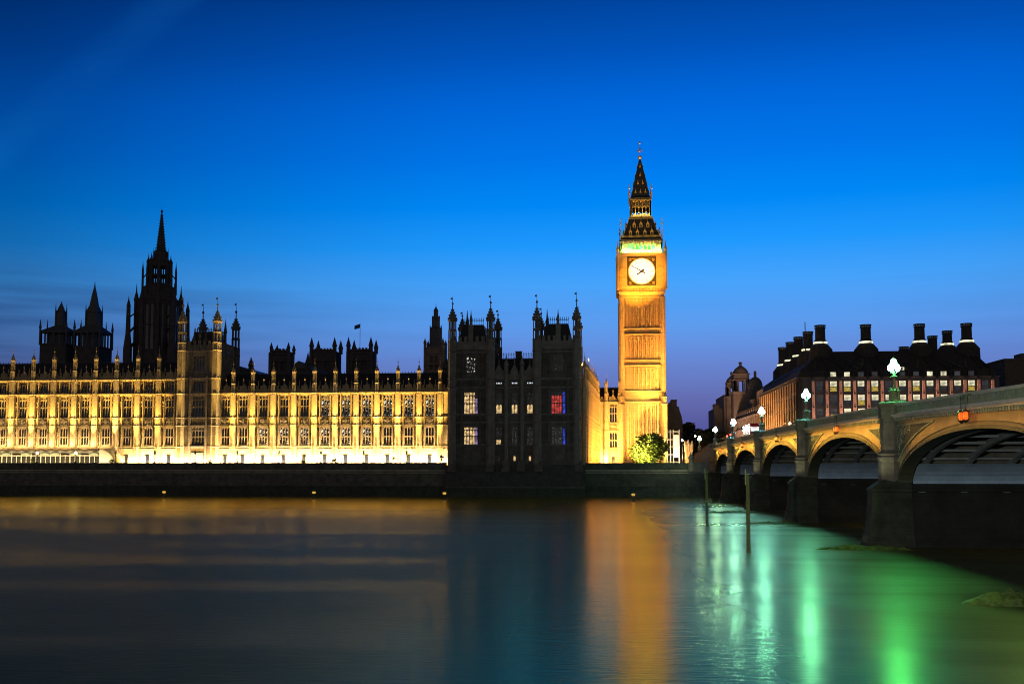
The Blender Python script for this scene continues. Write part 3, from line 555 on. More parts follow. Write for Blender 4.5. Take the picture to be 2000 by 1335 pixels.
k = MB(); octagon(k, cx, Y, [(5.4, zz(588)), (5.2, zz(565)), (5.5, zz(562)), (3.9, zz(557))])
for i in range(8):
    a = pi/8+2*pi*i/8
    k.rev(cx+3.55*cos(a), Y+3.55*sin(a), [(.75, zz(560)), (.62, zz(514)), (.75, zz(512)), (.2, zz(505)), (.03, zz(496))], 6)
    k.rev(cx+5.3*cos(a), Y+5.3*sin(a), [(.42, zz(575)), (.36, zz(528)), (.1, zz(516)), (.02, zz(510))], 5)
    k.tube((cx+5.3*cos(a), Y+5.3*sin(a), zz(545)), (cx+3.5*cos(a), Y+3.5*sin(a), zz(532)), .2, 4)
    a += pi/8; q = 3.55*cos(pi/8); k.tube((cx+q*cos(a), Y+q*sin(a), zz(560)), (cx+q*cos(a), Y+q*sin(a), zz(515)), .16, 4)
for q0, q1 in ((560, 555), (541, 538), (522, 513)): octagon(k, cx, Y, [(3.7, zz(q0)), (3.7, zz(q1))])
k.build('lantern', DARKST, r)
cx2 = cx+.35; k = MB(); octagon(k, cx2, Y, [(2.5, zz(514)), (2.3, zz(495)), (2.5, zz(492)), (1.5, zz(491)), (1.2, zz(470)), (.62, zz(440)), (.2, zz(415)), (.4, zz(414)), (.4, zz(412)), (.08, zz(410)), (.04, zz(403))])
for i in range(14):
    q = 490-i*5.2; rr = 1.5*(1-i/15.5)+.12
    for j in range(8): a = pi/8+2*pi*j/8; x, y = cx2+rr*cos(a), Y+rr*sin(a); k.box(x-.1, x+.1, y-.1, y+.1, zz(q), zz(q)+.35)
for j in range(8): a = pi/8+2*pi*j/8; k.rev(cx2+2.3*cos(a), Y+2.3*sin(a), [(.22, zz(515)), (.2, zz(497)), (.03, zz(484))], 4)
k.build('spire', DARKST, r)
k = MB()
for s in (-1, 1):
    for dy in (-6, 6):
        x = cx+s*7.6; k.rev(x, Y+dy, [(1.5, 24), (1.4, zz(684)), (.8, zz(655)), (.62, zz(604)), (.7, zz(602)), (.2, zz(590)), (.03, zz(582))], 6); k.tube((x, Y+dy, zz(655)), (cx+s*6.2, Y+dy*.5, zz(636)), .35, 4); k.tube((x, Y+dy, zz(686)), (cx+s*6.2, Y+dy*.5, zz(668)), .5, 4); k.tube((x, Y+dy, zz(625)), (cx+s*6.4, Y+dy*.5, zz(612)), .25, 4)
k.build('flying_buttress', DARKST, r)
def vent_tower(label, px, Y, w0, q, f1, f2):                                # square stone ventilating turret with an open lantern
    cx = xof(px, 660, Y); z = lambda v: zof(v, Y, px); r = thing('turret_tower', label, 'tower', (cx, Y, 30)); k = MB(); R = w0*sqrt(2)
    base, l0, l1, sh, s2, s3, tip = q
    k.rev(cx, Y, [(R, 24), (R, z(l0)), (R*1.06, z(l0)-.2), (R*1.06, z(l0)+.3)], 4); k.build('wall', DARKST, r)
    k = MB(); k.rev(cx, Y, [(R*.55, z(l0)), (R*.55, z(l1))], 4)
    for i in range(5):
        for s in (-1, 1):
            v = (-1+i*.5)*w0*.93; k.box(cx+v-.2, cx+v+.2, Y+s*w0*.93-.2, Y+s*w0*.93+.2, z(l0), z(l1)); k.box(cx+s*w0*.93-.2, cx+s*w0*.93+.2, Y+v-.2, Y+v+.2, z(l0), z(l1))
    k.rev(cx, Y, [(R*.98, z(l1)-.5), (R*1.02, z(l1)+.2), (R*f1*1.08, z(sh)), (R*f1, z(s2)), (R*f1*1.15, z(s2)+.2), (R*(f1*.45+f2*.55), z(s2)*.6+z(s3)*.4), (R*f2, z(s3)), (R*f2*.3, z(s3)*.45+z(tip)*.55), (.05, z(tip))], 4)
    for sx in (-1, 1):
        for sy in (-1, 1):
            k.rev(cx+sx*w0, Y+sy*w0, [(.4, z(l0)), (.35, z(l1)+1), (.5, z(l1)+1.2), (.05, z(l1)+4.2)], 5); k.rev(cx+sx*w0*f1*1.08, Y+sy*w0*f1*1.08, [(.3, z(sh)-1), (.24, z(s2)+.6), (.03, z(s2)+3.2)], 5); k.rev(cx+sx*w0*.66, Y+sy*w0*.66, [(.3, z(l1)), (.22, z(l1)*.45+z(sh)*.55+.8), (.03, z(l1)*.45+z(sh)*.55+3)], 5)
    k.build('lantern', LEAD, r)
vent_tower('squat dark square turret, the leftmost of the towers behind the left wing', 118, 330, 4.7, (700, 675, 650, 636, 610, 601, 588), .25, .15)
vent_tower('taller dark square turret with a steep top, between the squat turret and the great spire', 182.5, 330, 4.5, (700, 680, 650, 636, 612, 575, 549), .4, .14)
def abbey_tower(label, x0, x1, ytop, ypar, Y, tip, m=DARKST, deep=None):
    a, b = xof(x0, 700, Y), xof(x1, 700, Y); z = lambda v: zof(v, Y, 700); d = deep or (b-a)
    r = thing('abbey_tower', label, 'church tower', ((a+b)/2, Y, 20)); k = MB(); c = (a+b)/2; w = b-a
    ops = [(c-w*.3, c-w*.06, z(722), z(705)), (c+w*.06, c+w*.3, z(722), z(705))]
    k.wall(a, b, Y, Y+.6, 18, z(ypar), ops); k.box(a, b, Y+.9, Y+d, 18, z(ypar)); strings(k, a, b, Y, [z(703), z(ypar+6), z(ypar)], .4, .4); parapet(k, a, b, Y-.1, z(ypar), z(ypar-5), .8, .5)
    for s in (0, 1): k.box((a, b)[s]-.7, (a, b)[s]+.7, Y-.5, Y+.8, 18, z(ypar+2))
    k.box(b-.01, b+.5, Y+d*.4, Y+d*.6, 18, z(ypar+2)); k.build('wall', m, r)
    h = z(tip)-z(ypar)
    for x, y in ((a+.3, Y+.3), (b-.3, Y+.3), (a+.3, Y+d-.3), (b-.3, Y+d-.3)):
        k = MB(); k.rev(x, y, [(w*.085, z(ypar)-.5), (w*.085, z(ypar)+h*.3), (w*.11, z(ypar)+h*.32), (w*.02, z(ypar)+h*.9), (.06, z(tip))], 6)
        for i in range(5): rr = w*.1*(1-i/5.5); zz_ = z(ypar)+h*(.36+i*.11); k.box(x-rr, x+rr, y-.12, y+.12, zz_, zz_+.3)
        k.build('pinnacle', m, r)
    return r
abbey_tower('small dark square church tower with four pinnacles, left of the twin abbey towers', 528, 564, 690, 684, 430, 666)
abbey_tower('left one of the twin dark abbey towers with four spiky pinnacles', 607, 654, 690, 684, 520, 657, DARKST)
abbey_tower('right one of the twin dark abbey towers, the one flying a flag', 679, 725, 690, 684, 520, 657, DARKST)
fx, fy = xof(703, 680, 528), 528
r = thing('flagpole', 'thin flagpole with a dark flag on the right abbey tower', 'flag', (fx, fy, zof(684, 528)))
k = MB(); k.tube((fx, fy, zof(684, 528, 703)), (fx, fy, zof(631, 528, 703)), .14, 5); k.build('pole', IRON, r)
k = MB(); z0, z1 = zof(640, 528, 703), zof(632, 528, 703)
for i in range(6):
    a, b_ = fx-.15-i*.5, fx-.15-(i+1)*.5; dr = i*.16; k.hexa([(a, fy+.1*sin(i), z0-dr), (a, fy+.06+.1*sin(i), z0-dr), (b_, fy+.06+.1*sin(i+1), z0-dr-.16), (b_, fy+.1*sin(i+1), z0-dr-.16), (a, fy+.1*sin(i), z1-dr), (a, fy+.06+.1*sin(i), z1-dr), (b_, fy+.06+.1*sin(i+1), z1-dr-.25), (b_, fy+.1*sin(i+1), z1-dr-.25)])
k.build('flag', mat('dark flag cloth', (.05, .07, .14), .9, .2, 2), r)
def gable(name, label, x0, x1, Y, y_eave, y_ridge, m=ROOF, d=60):
    a, b = xof(x0, 715, Y), xof(x1, 715, Y); ze, zr = zof(y_eave, Y), zof(y_ridge, Y); r = thing(name, label, 'roof', ((a+b)/2, Y, 18)); k = MB()
    k.box(a+.5, b-.5, Y+.4, Y+d-.4, 15, ze); k.build('wall', DARKST, r); k = MB(); k.ext([(a, ze), ((a+b)/2, zr), (b, ze)], Y, Y+d); k.build('roof', m, r); return r
gable('hall', 'gabled lead roof showing between the small church tower and the twin abbey towers', 562, 604, 470, 716, 700, LEAD)
gable('hall', 'big dark hall roof rising right of the turreted palace tower', 405, 522, 345, 732, 708, ROOF, 40)
def spirelet(label, px, Y, y0, tip, r0):
    x = xof(px, 700, Y); z = lambda v: zof(v, Y, px); k = MB(); k.rev(x, Y, [(r0, 18), (r0, z(y0)), (r0*1.25, z(y0)+.3), (r0*.5, z(y0)*.5+z(tip)*.5), (.06, z(tip))], 8)
    for i in range(6): rr = r0*1.1*(1-i/7); q = z(y0)+.5+i*(z(tip)-z(y0))/7; k.box(x-rr, x+rr, Y-.12, Y+.12, q, q+.3)
    tag(k.build('spirelet', DARKST), label, 'spire')
spirelet('slim dark spirelet beside the big hall roof', 490.5, 345, 715, 698, .9); spirelet('slim dark spirelet beside the left twin abbey tower', 601.5, 470, 712, 687, 1.3)
spirelet('tiny dark turret tip between the square lantern tower and the pavilion', 872, 290, 722, 700, 1.6)
# square tower with a tall lead lantern, behind the end of the right wing
Y = 300; r = thing('lantern_tower', 'slim square tower with a tall dark lantern top, just left of the dark pavilion', 'tower', (xof(847, 700, Y), Y, 20))
a, b_ = xof(830, 700, Y), xof(865, 700, Y); c = (a+b_)/2; z = lambda v: zof(v, Y, 848); k = MB()
k.wall(a, b_, Y, Y+.5, 20, z(677), [(c-1.3, c-.2, z(709), z(695)), (c+.2, c+1.3, z(709), z(695)), (c-1.3, c-.2, z(722), z(713)), (c+.2, c+1.3, z(722), z(713))]); k.box(a, b_, Y+.8, Y+5.6, 20, z(677)); strings(k, a, b_, Y, [z(711), z(690), z(678)], .25, .25)
k.build('wall', STONE2, r)
for x in (a, b_):
    for y in (Y, Y+5.4): k = MB(); k.rev(x, y, [(.45, 20), (.45, z(670)), (.6, z(669)), (.2, z(663)), (.03, z(659))], 6); k.build('pinnacle', STONE2, r)
k = MB(); c2 = c+.1; k.rev(c2, Y+2.7, [(1.95, z(677)), (1.85, z(640)), (2.0, z(639)), (1.3, z(636)), (1.2, z(620)), (1.3, z(619)), (.75, z(614)), (.7, z(606)), (.8, z(604)), (.1, z(596)), (.04, z(589))], 8)
for i in range(8): q = pi/8+2*pi*i/8; k.tube((c2+1.9*cos(q), Y+2.7+1.9*sin(q), z(676)), (c2+1.85*cos(q), Y+2.7+1.85*sin(q), z(633)), .12, 4); k.tube((c2+1.2*cos(q), Y+2.7+1.2*sin(q), z(636)), (c2+1.2*cos(q), Y+2.7+1.2*sin(q), z(614)), .1, 4)
k.build('lantern', LEAD, r)
# ------------------------------------------------------------------ clock tower
CTX, CTY, HW = 11.95, 313.9, 6.75
zt_ = lambda q, Y=307: zof(q, Y, 1254)
ct = thing('clock_tower', 'tall floodlit gothic clock tower with white dial and green lit belfry', 'clock tower', (CTX, CTY, BASE))
LVL = [zt_(q) for q in (784, 763, 713, 703, 652, 641, 579)]
for nm in ('wall',):
    k = MB(); w = HW-.35; k.box(CTX-w, CTX+w, CTY-w, CTY+w, BASE, LVL[6]+.5)
    for ang in (0, pi/2, -pi/2):
        f = MB(CTX, CTY, ang); y = -HW+.35
        for (a, b) in ((BASE, LVL[0]), (LVL[1], LVL[2]), (LVL[3], LVL[4]), (LVL[5], LVL[6])):
            f.box(-HW*.66-.25, -HW*.66+.25, y-.3, y, a, b); f.box(HW*.66-.25, HW*.66+.25, y-.3, y, a, b)
            for i in range(7):                                      # tall panels: ribs, heads and slit lights
                x = -3.72+i*1.24; f.box(x-.13, x+.13, y-.42, y, a, b)
                if i < 6:
                    c = x+.62; f.box(c-.06, c+.06, y-.22, y, a, b-1.6)
                    for s in (-1, 1): f.ext([(c+s*.55, b-2.1), (c+s*.55, b-.75), (c, b-.75), (c+s*.3, b-1.3)], y-.2, y); f.ext([(c+s*.28-.22, b-2.0), (c+s*.28, b-1.6), (c+s*.28+.22, b-2.0)], y-.18, y)
            for s in (-1, 1):
                for i in range(4): x = s*(4.8+i*.42); f.box(x-.07, x+.07, y-.3, y, a, b)
        for (a, b) in ((LVL[0], LVL[1]), (LVL[2], LVL[3]), (LVL[4], LVL[5])):
            for i in range(22): x = -HW+.9+i*(2*HW-1.8)/21; f.box(x-.09, x+.09, y-.2, y, a+.25, b-.25); f.ext([(x-.24, b-.5), (x, b-.9), (x+.24, b-.5)], y-.16, y)
        k.f += [tuple(v+len(k.v) for v in q) for q in f.f]; k.v += f.v
    for sx in (-1, 1):
        for sy in (-1, 1): k.rev(CTX+sx*(HW-.5), CTY+sy*(HW-.5), [(.98, BASE), (.98, LVL[6])], 8)
    k.build('wall', TOWERST, ct)
sl = MB()
for (a, b) in ((LVL[1], LVL[2]), (LVL[3], LVL[4]), (LVL[5], LVL[6])):
    for x in (-2.48, -1.24, 1.24, 2.48): sl.box(CTX+x-.19, CTX+x+.19, CTY-HW+.06, CTY-HW+.36, a+1.2, b-2.6)
sl.build('slit_window', GLASS, ct)
for z in LVL:
    k = MB()
    for e, d in ((.24, .1), (.14, .24)): k.box(CTX-HW-e, CTX+HW+e, CTY-HW-e, CTY+HW+e, z-d, z+d)
    k.build('string_course', TOWERST, ct)
k = MB()
for sx in (-1, 1):
    x, y = CTX+sx*(HW-.2), CTY-HW-.3; z = LVL[0]-1; k.rev(x, y, [(.9, BASE), (.9, z), (1.1, z+.2), (.8, z+.5), (.7, z+2.2), (.9, z+2.4), (.3, z+3.6), (.05, z+5)], 8); k.rev(x+sx*.2, y-.5, [(.25, z+.4), (.35, z+1.1), (.22, z+1.9), (.2, z+2.3), (.05, z+2.6)], 6)
k.build('corner_buttress', TOWERST, ct)
# corbelled arcade under the clock stage
zA, zB, zC = LVL[6]+.3, zt_(560), zt_(497); HC = 7.25
k = MB(); k.hexa([(CTX+s*w, CTY+t*w, z) for z, w in ((zA, HW+.1), (zA+1.0, HC-.15)) for s, t in ((-1, -1), (1, -1), (1, 1), (-1, 1))]); k.box(CTX-HC+.5, CTX+HC-.5, CTY-HC+.5, CTY+HC-.5, zA+1, zC)
for ang in (0, pi/2, -pi/2):
    f = MB(CTX, CTY, ang); y = -HC+.5
    for i in range(15): x = -HC+.6+i*(2*HC-1.2)/14; f.box(x-.16, x+.16, y-.42, y, zA+1, zB); f.ext([(x-.5, zB-.1), (x-.5, zB-.7), (x, zB-.2), (x+.5, zB-.7), (x+.5, zB-.1)], y-.36, y)
    f.box(-HC, HC, y-.5, y, zB-.12, zB+.35); f.box(-HC, HC, y-.45, y, zA+1.0, zA+1.3)
    for s in (-1, 1):                                               # corner piers beside the dial
        f.box(min(s*4.45, s*HC), max(s*4.45, s*HC), y-.45, y, zB+.36, zC)
        for i in range(6): x = s*(4.6+i*.5); f.box(x-.07, x+.07, y-.58, y-.45, zB+.5, zC-.4)
        for q in (.3, .62): z = zB+(zC-zB)*q; f.box(min(s*4.5, s*7.2), max(s*4.5, s*7.2), y-.62, y-.45, z-.12, z+.12); [f.rev(s*(4.85+i*.55), y-.55, [(.12, z-.6), (.2, z-.4), (.12, z-.2)], 6) for i in range(4)]
    k.f += [tuple(v+len(k.v) for v in q) for q in f.f]; k.v += f.v
k.build('clock_stage', TOWERST, ct)
k = MB(); k.box(CTX-HC-.35, CTX+HC+.35, CTY-HC-.35, CTY+HC+.35, zC, zC+.4); k.box(CTX-HC-.15, CTX+HC+.15, CTY-HC-.15, CTY+HC+.15, zC-.4, zC-.002)
for ang in (0, pi/2, -pi/2):
    f = MB(CTX, CTY, ang)
    for i in range(20): x = -HC+.2+i*(2*HC-.4)/19; f.box(x-.14, x+.14, -HC-.3, -HC+.1, zC+.401, zC+1.15)
    f.box(-HC-.2, HC+.2, -HC-.25, -HC+.05, zC+1.151, zC+1.3); k.f += [tuple(v+len(k.v) for v in q) for q in f.f]; k.v += f.v
for sx in (-1, 1):
    for sy in (-1, 1): k.rev(CTX+sx*(HC+.05), CTY+sy*(HC+.05), [(.5, zB-1), (.5, zC+1.4), (.62, zC+1.6), (.35, zC+2.4), (.08, zC+3.6), (.2, zC+3.7), (.03, zC+4.6)], 6)
k.build('clock_stage_cornice', TOWERST, ct)
DZ = zt_(530); DR = 3.9
DIAL = mat('opal dial glass', (.25, .25, .24), .4, emit=(1, .96, .86), estr=.98); DBLK = mat('dial black iron', (.015, .015, .018), .5); DGREY = mat('dial grey iron', (.1, .1, .1), .5)
FR = mat('gilded dark dial surround', (.03, .024, .012), .5, .3, 2, .5)
for ang in (0, pi/2, -pi/2):
    f = MB(); f.box(-4.4, 4.4, -HC+.2, -HC+.5, DZ-4.4, DZ+4.4); 
    for s in (-1, 1): f.box(s*4.25-.16, s*4.25+.16, -HC-.02, -HC+.2, DZ-4.4, DZ+4.4); f.box(-4.4, 4.4, -HC-.03, -HC+.2, DZ+s*4.25-.16, DZ+s*4.25+.16)
    def put(me_mb, name, m, par):
        o0 = wloc(par); o = bpy.data.objects.new(name, me_mb.mesh(name, m)); C.objects.link(o); o.parent = par; o.location = (CTX-o0[0] if par is ct else 0, CTY-o0[1] if par is ct else 0, -o0[2] if par is ct else 0)
        if par is ct: o.rotation_euler.z = ang
        return o
    fr = put(f, 'dial_surround', FR, ct)
    f = MB(); n = 48
    for i in range(n):
        a, b = 2*pi*i/n, 2*pi*(i+1)/n; f.hexa([(r_*cos(t_), y, DZ+r_*sin(t_)) for r_ in (DR, DR+.26) for (t_, y) in ((a, -HC-.06), (b, -HC-.06), (b, -HC+.22), (a, -HC+.22))])
    for sx in (-1, 1):
        for sz in (-1, 1):
            x, z = sx*3.55, DZ+sz*3.55
            for i in range(8): a = 2*pi*i/8; f.tube((x+.36*cos(a), -HC+.16, z+.36*sin(a)), (x+.36*cos(a+pi/4), -HC+.16, z+.36*sin(a+pi/4)), .07, 4)
            f.box(x-.1, x+.1, -HC+.1, -HC+.199, z-.1, z+.1)
        for s in (-1, 1): f.box(min(sx*1.6, sx*4), max(sx*1.6, sx*4), -HC+.12, -HC+.199, DZ+s*4.0-.05, DZ+s*4.0+.05)
    put(f, 'gilded_ring', GILT, fr)
    f = MB(); f.ext([(DR*cos(2*pi*i/n), DZ+DR*sin(2*pi*i/n)) for i in range(n)], -HC+.02, -HC+.19); d = put(f, 'clock_dial', DIAL, fr)
    f = MB()
    for i in range(12):                                             # hour strokes and the numeral ring
        a = 2*pi*i/12; c_, s_ = cos(a), sin(a); lw = .05
        for q, w2, r0, r1 in ((0, .05, 2.75, 3.85), (-.2, .04, 2.95, 3.3), (.2, .04, 2.95, 3.3)): f.hexa([(r_*c_-(q+t_)*s_, y, DZ+r_*s_+(q+t_)*c_) for y in (-HC-.005, -HC+.02) for r_, t_ in ((r0, -w2), (r1, -w2), (r1, w2), (r0, w2))])
    for i in range(60):
        a = 2*pi*i/60; f.hexa([(r_*cos(a)-t_*sin(a), y, DZ+r_*sin(a)+t_*cos(a)) for y in (-HC-.004, -HC+.02) for r_, t_ in ((3.62, -.02), (3.78, -.02), (3.78, .02), (3.62, .02))])
    for rr in (2.7, 3.45, 1.6):
        for i in range(n): a, b = 2*pi*i/n, 2*pi*(i+1)/n; f.hexa([(r_*cos(t_), y, DZ+r_*sin(t_)) for r_ in (rr, rr+.03) for t_, y in ((a, -HC-.003), (b, -HC-.003), (b, -HC+.02), (a, -HC+.02))])
    put(f, 'hour_marks', DGREY, d)
    for nm, deg, r0, r1, w2 in (('minute_hand', 300, -1.0, 3.6, .12), ('hour_hand', 235, -.8, 1.7, .24)):
        f = MB(); a = radians(90-deg); c_, s_ = cos(a), sin(a); yy = -HC-.1 if nm[0] == 'm' else -HC-.05
        f.hexa([(r_*c_-t_*s_, y, DZ+r_*s_+t_*c_) for y in (yy, yy+.04) for r_, t_ in ((r0, -w2*1.3), (r1, -w2*.6), (r1, w2*.6), (r0, w2*1.3))])
        for rr, q in ((r0, .2), (0, .34)) + (((r1-.15, .24),) if nm[0] == 'h' else ()): f.ext([(rr*c_+q*cos(2*pi*i/10), DZ+rr*s_+q*sin(2*pi*i/10)) for i in range(10)], yy-.012, yy+.05)
        put(f, nm, DBLK, d)
# belfry
zD, HB = zt_(468.5), 6.3
k = MB(); k.box(CTX-HB+1.6, CTX+HB-1.6, CTY-HB+1.6, CTY+HB-1.6, zC+.4, zD); k.build('bell_chamber', mat('belfry inner wall', (.45, .5, .4), .9, .2), ct)
k = MB()
for ang in (0, pi/2, -pi/2, pi):
    f = MB(CTX, CTY, ang); y = -HB; n = 7; w = 8.6/n; zs_, zh = zC+.4, zD
    ops = [(-4.3+i*w+.2, -4.3+(i+1)*w-.2, zs_+1.3, zs_+3.4) for i in range(n)]
    f.wall(-HB, HB, y, y+.5, zs_, zh, ops)
    for i in range(n):
        a, b = ops[i][0], ops[i][1]; c = (a+b)/2
        for x0 in (a, b): f.ext([(x0, zs_+2.5), (x0, zs_+3.42), (c, zs_+3.42), (x0+(c-x0)*.55, zs_+3.05)], y+.05, y+.45)
        f.ext([(c-.5, zs_+3.5), (c, zs_+4.3), (c+.5, zs_+3.5), (c+.4, zs_+3.5), (c, zs_+4.1), (c-.4, zs_+3.5)], y-.12, y)
    for i in range(n+1): x = -4.3+i*w; f.box(x-.09, x+.09, y-.16, y, zs_, zh-.5); f.rev(x, y-.2, [(.14, zs_+.6), (.12, zs_+1.2), (.02, zs_+1.8)], 4)
    for i in range(13): x = -HB+.3+i*(2*HB-.6)/12; f.rev(x, y-.14, [(.1, zh-.75), (.32, zh-.5), (.32, zh-.25), (.12, zh-.05)], 6)
    for s in (-1, 1):
        for q in (4.55, 5.2, 5.85): f.box(s*q-.1, s*q+.1, y-.18, y, zs_, zh-.6)
    f.box(-HB-.2, HB+.2, y-.25, y+.1, zs_+.6, zs_+.75)
    k.f += [tuple(v+len(k.v) for v in q) for q in f.f]; k.v += f.v
k.build('belfry_arcade', mat('belfry pale limestone', (.42, .36, .24), .9, .3, 1.3, .25), ct)
# iron roofs, lantern and spire
k = MB(); sq = lambda w: w*sqrt(2)
zE, zF, zG, zH = zt_(467, 312), zt_(428, 312), zt_(390.5, 312), zt_(313, CTY)
HR = 6.15
k.rev(CTX, CTY, [(sq(HB+.25), zD), (sq(HB+.35), zD+.3), (sq(HR), zD+.6), (sq(HR), zD+1.1), (sq(5.5), zD+1.5), (sq(4.5), zE+(zF-zE)*.5), (sq(3.62), zF)], 4)
k.build('lower_roof', ROOF, ct)
k = MB()
for i in range(36):
    v = -HR+i*2*HR/35
    for s in (-1, 1): k.rev(CTX+v, CTY+s*HR, [(.1, zD+1.1), (.17, zD+1.4), (.03, zD+1.8)], 4); k.rev(CTX+s*HR, CTY+v, [(.1, zD+1.1), (.17, zD+1.4), (.03, zD+1.8)], 4)
for z, w in ((zF-.2, 3.8), (zF+.25, 3.7), (zG-.3, 3.35), (zG-1.0, 3.2)): k.box(CTX-w, CTX+w, CTY-w, CTY+w, z-.13, z+.13)
k.build('gilded_cresting', GILT, ct)
def dormer(x, z, h, w, ang, inset):
    f = MB(CTX, CTY, ang); f.box(x-w/2, x+w/2, inset, inset+1.8, z, z+h*.55); f.ext([(x-w*.75, z+h*.5), (x, z+h), (x+w*.75, z+h*.5)], inset-.1, inset+1.7)
    f.box(x-w*.62, x-w*.5, inset-.06, inset+.2, z, z+h*.52); f.box(x+w*.5, x+w*.62, inset-.06, inset+.2, z, z+h*.52); f.rev(x, inset+.1, [(.1, z+h), (.05, z+h*1.3), (.02, z+h*1.5)], 4); o = f.build('dormer', GILT, ct)
    f = MB(CTX, CTY, ang); f.box(x-w*.3, x+w*.3, inset-.03, inset+.05, z+.1, z+h*.42); f.build('louvre', IRON, o)
prof = [(zD+1.5, 5.5), (zE+(zF-zE)*.5, 4.5), (zF, 3.62)]
for z, xs in ((zt_(458, 308), (-3.3, -1.15, 1.15, 3.3)), (zt_(442, 308), (-2.1, 0, 2.1))):
    w_ = 5.5+(3.62-5.5)*(z-zD-1.5)/(zF-zD-1.5)
    for ang in (0, pi/2, -pi/2):
        for x in xs: dormer(x, z, 1.9, .75, ang, -w_-.15)
HL = 3.2; k = MB(); k.box(CTX-HL, CTX+HL, CTY-HL, CTY+HL, zF, zF+.9)
for ang in (0, pi/2, pi, -pi/2):
    f = MB(CTX, CTY, ang); z0, z1 = zF+.9, zG
    f.wall(-HL, HL, -HL, -HL+.35, z0, z1, [(-2.75+i*1.1+.14, -2.75+(i+1)*1.1-.14, z0+.25, z0+2.5) for i in range(5)])
    k.f += [tuple(v+len(k.v) for v in q) for q in f.f]; k.v += f.v
k.build('lantern', mat('dark lantern iron', (.05, .042, .03), .6, .1), ct)
k = MB()
for ang in (0, pi/2, -pi/2):
    f = MB(CTX, CTY, ang); z0 = zF+.9
    for i in range(5):
        c = -2.2+i*1.1
        for s in (-1, 1): f.tube((c+s*.5, -HL-.06, z0+2.3), (c, -HL-.06, z0+3.2), .07, 4); f.box(c+s*.52-.04, c+s*.52+.04, -HL-.09, -HL-.001, z0+.2, z0+4.6)
        f.box(c-.3, c+.3, -HL-.2, -HL-.002, zG-.9, zG-.45); f.tube((c-.5, -HL-.05, z0+.35), (c+.5, -HL-.05, z0+.35), .06, 4)
    k.f += [tuple(v+len(k.v) for v in q) for q in f.f]; k.v += f.v
k.build('gilded_tracery', GILT, ct)
k = MB(); k.rev(CTX, CTY, [(sq(3.4), zG), (sq(3.5), zG+.35), (sq(3.1), zG+.5), (sq(2.85), zG+1.0), (sq(1.75), zt_(352, CTY)), (sq(.95), zt_(331, CTY)), (sq(.35), zH), (sq(.2), zH+.3)], 4); SPIRE = k
k = MB(); z = zH
k.rev(CTX, CTY, [(.25, z), (.35, z+.3), (.62, z+.7), (.66, z+1.0), (.35, z+1.3), (.12, z+1.6), (.1, z+5.2), (.3, z+5.4), (.3, z+5.7), (.03, z+6.1)], 8)
for i in range(4): a = pi/2*i; k.tube((CTX, CTY, z+2.6), (CTX+.75*cos(a), CTY+.75*sin(a), z+3.1), .08, 4); k.rev(CTX+.78*cos(a), CTY+.78*sin(a), [(.05, z+2.8), (.17, z+3.05), (.05, z+3.35)], 5)
k.rev(CTX, CTY, [(.12, z+3.0), (.42, z+3.3), (.42, z+3.6), (.12, z+3.9)], 8)
k.build('finial', GILT, ct); k = MB()
for sx in (-1, 1):
    for sy in (-1, 1):
        for (w, z0, h) in ((HR+.25, zD+.6, 6.6), (3.45, zG+.2, 4.6)):
            kp = MB(); x, y = CTX+sx*w, CTY+sy*w; kp.rev(x, y, [(.2, z0), (.16, z0+h*.3), (.3, z0+h*.34), (.1, z0+h*.4), (.09, z0+h*.62), (.3, z0+h*.66), (.3, z0+h*.72), (.08, z0+h*.78), (.18, z0+h*.9), (.02, z0+h)], 5); kp.build('pinnacle', GILT, ct)
        for i in range(9):
            f_ = i/9; w = 3.0*(1-f_)**1.25+.15; z0 = zG+.9+f_*(zH-zG-.9); k.box(CTX+sx*w-.1, CTX+sx*w+.1, CTY+sy*w-.1, CTY+sy*w+.1, z0, z0+.35)
        for i in range(6): f_ = i/6; w = 5.6-f_*1.95; z0 = zD+1.6+f_*(zF-zD-1.6); k.box(CTX+sx*w-.14, CTX+sx*w+.14, CTY+sy*w-.14, CTY+sy*w+.14, z0, z0+.45)
for z0, xs in ((zt_(376, 311), (-1.55, 0, 1.55)), (zt_(360, 312), (-.75, .75)), (zt_(343, 312), (0,)), (zt_(327, 313), (0,))):
    for ang in (0, pi/2, -pi/2):
        for x in xs:
            f = MB(CTX, CTY, ang); z1 = z0; 
            zs = [zG+1.0, zt_(352, CTY), zt_(331, CTY), zH]; ws = [2.85, 1.75, .95, .35]
            j = max(i for i in range(3) if zs[i] <= z1 or i == 0); w = ws[j]+(ws[j+1]-ws[j])*(z1-zs[j])/(zs[j+1]-zs[j])
            f.ext([(x-.34, z0), (x, z0+.95), (x+.34, z0)], -w-.12, -w+.4); f.rev(x, -w-.05, [(.05, z0+.9), (.1, z0+1.1), (.02, z0+1.4)], 4)
            f.build('lucarne', GILT, ct)
SPIRE.build('spire', ROOF, ct, more=[(k, GILT)])
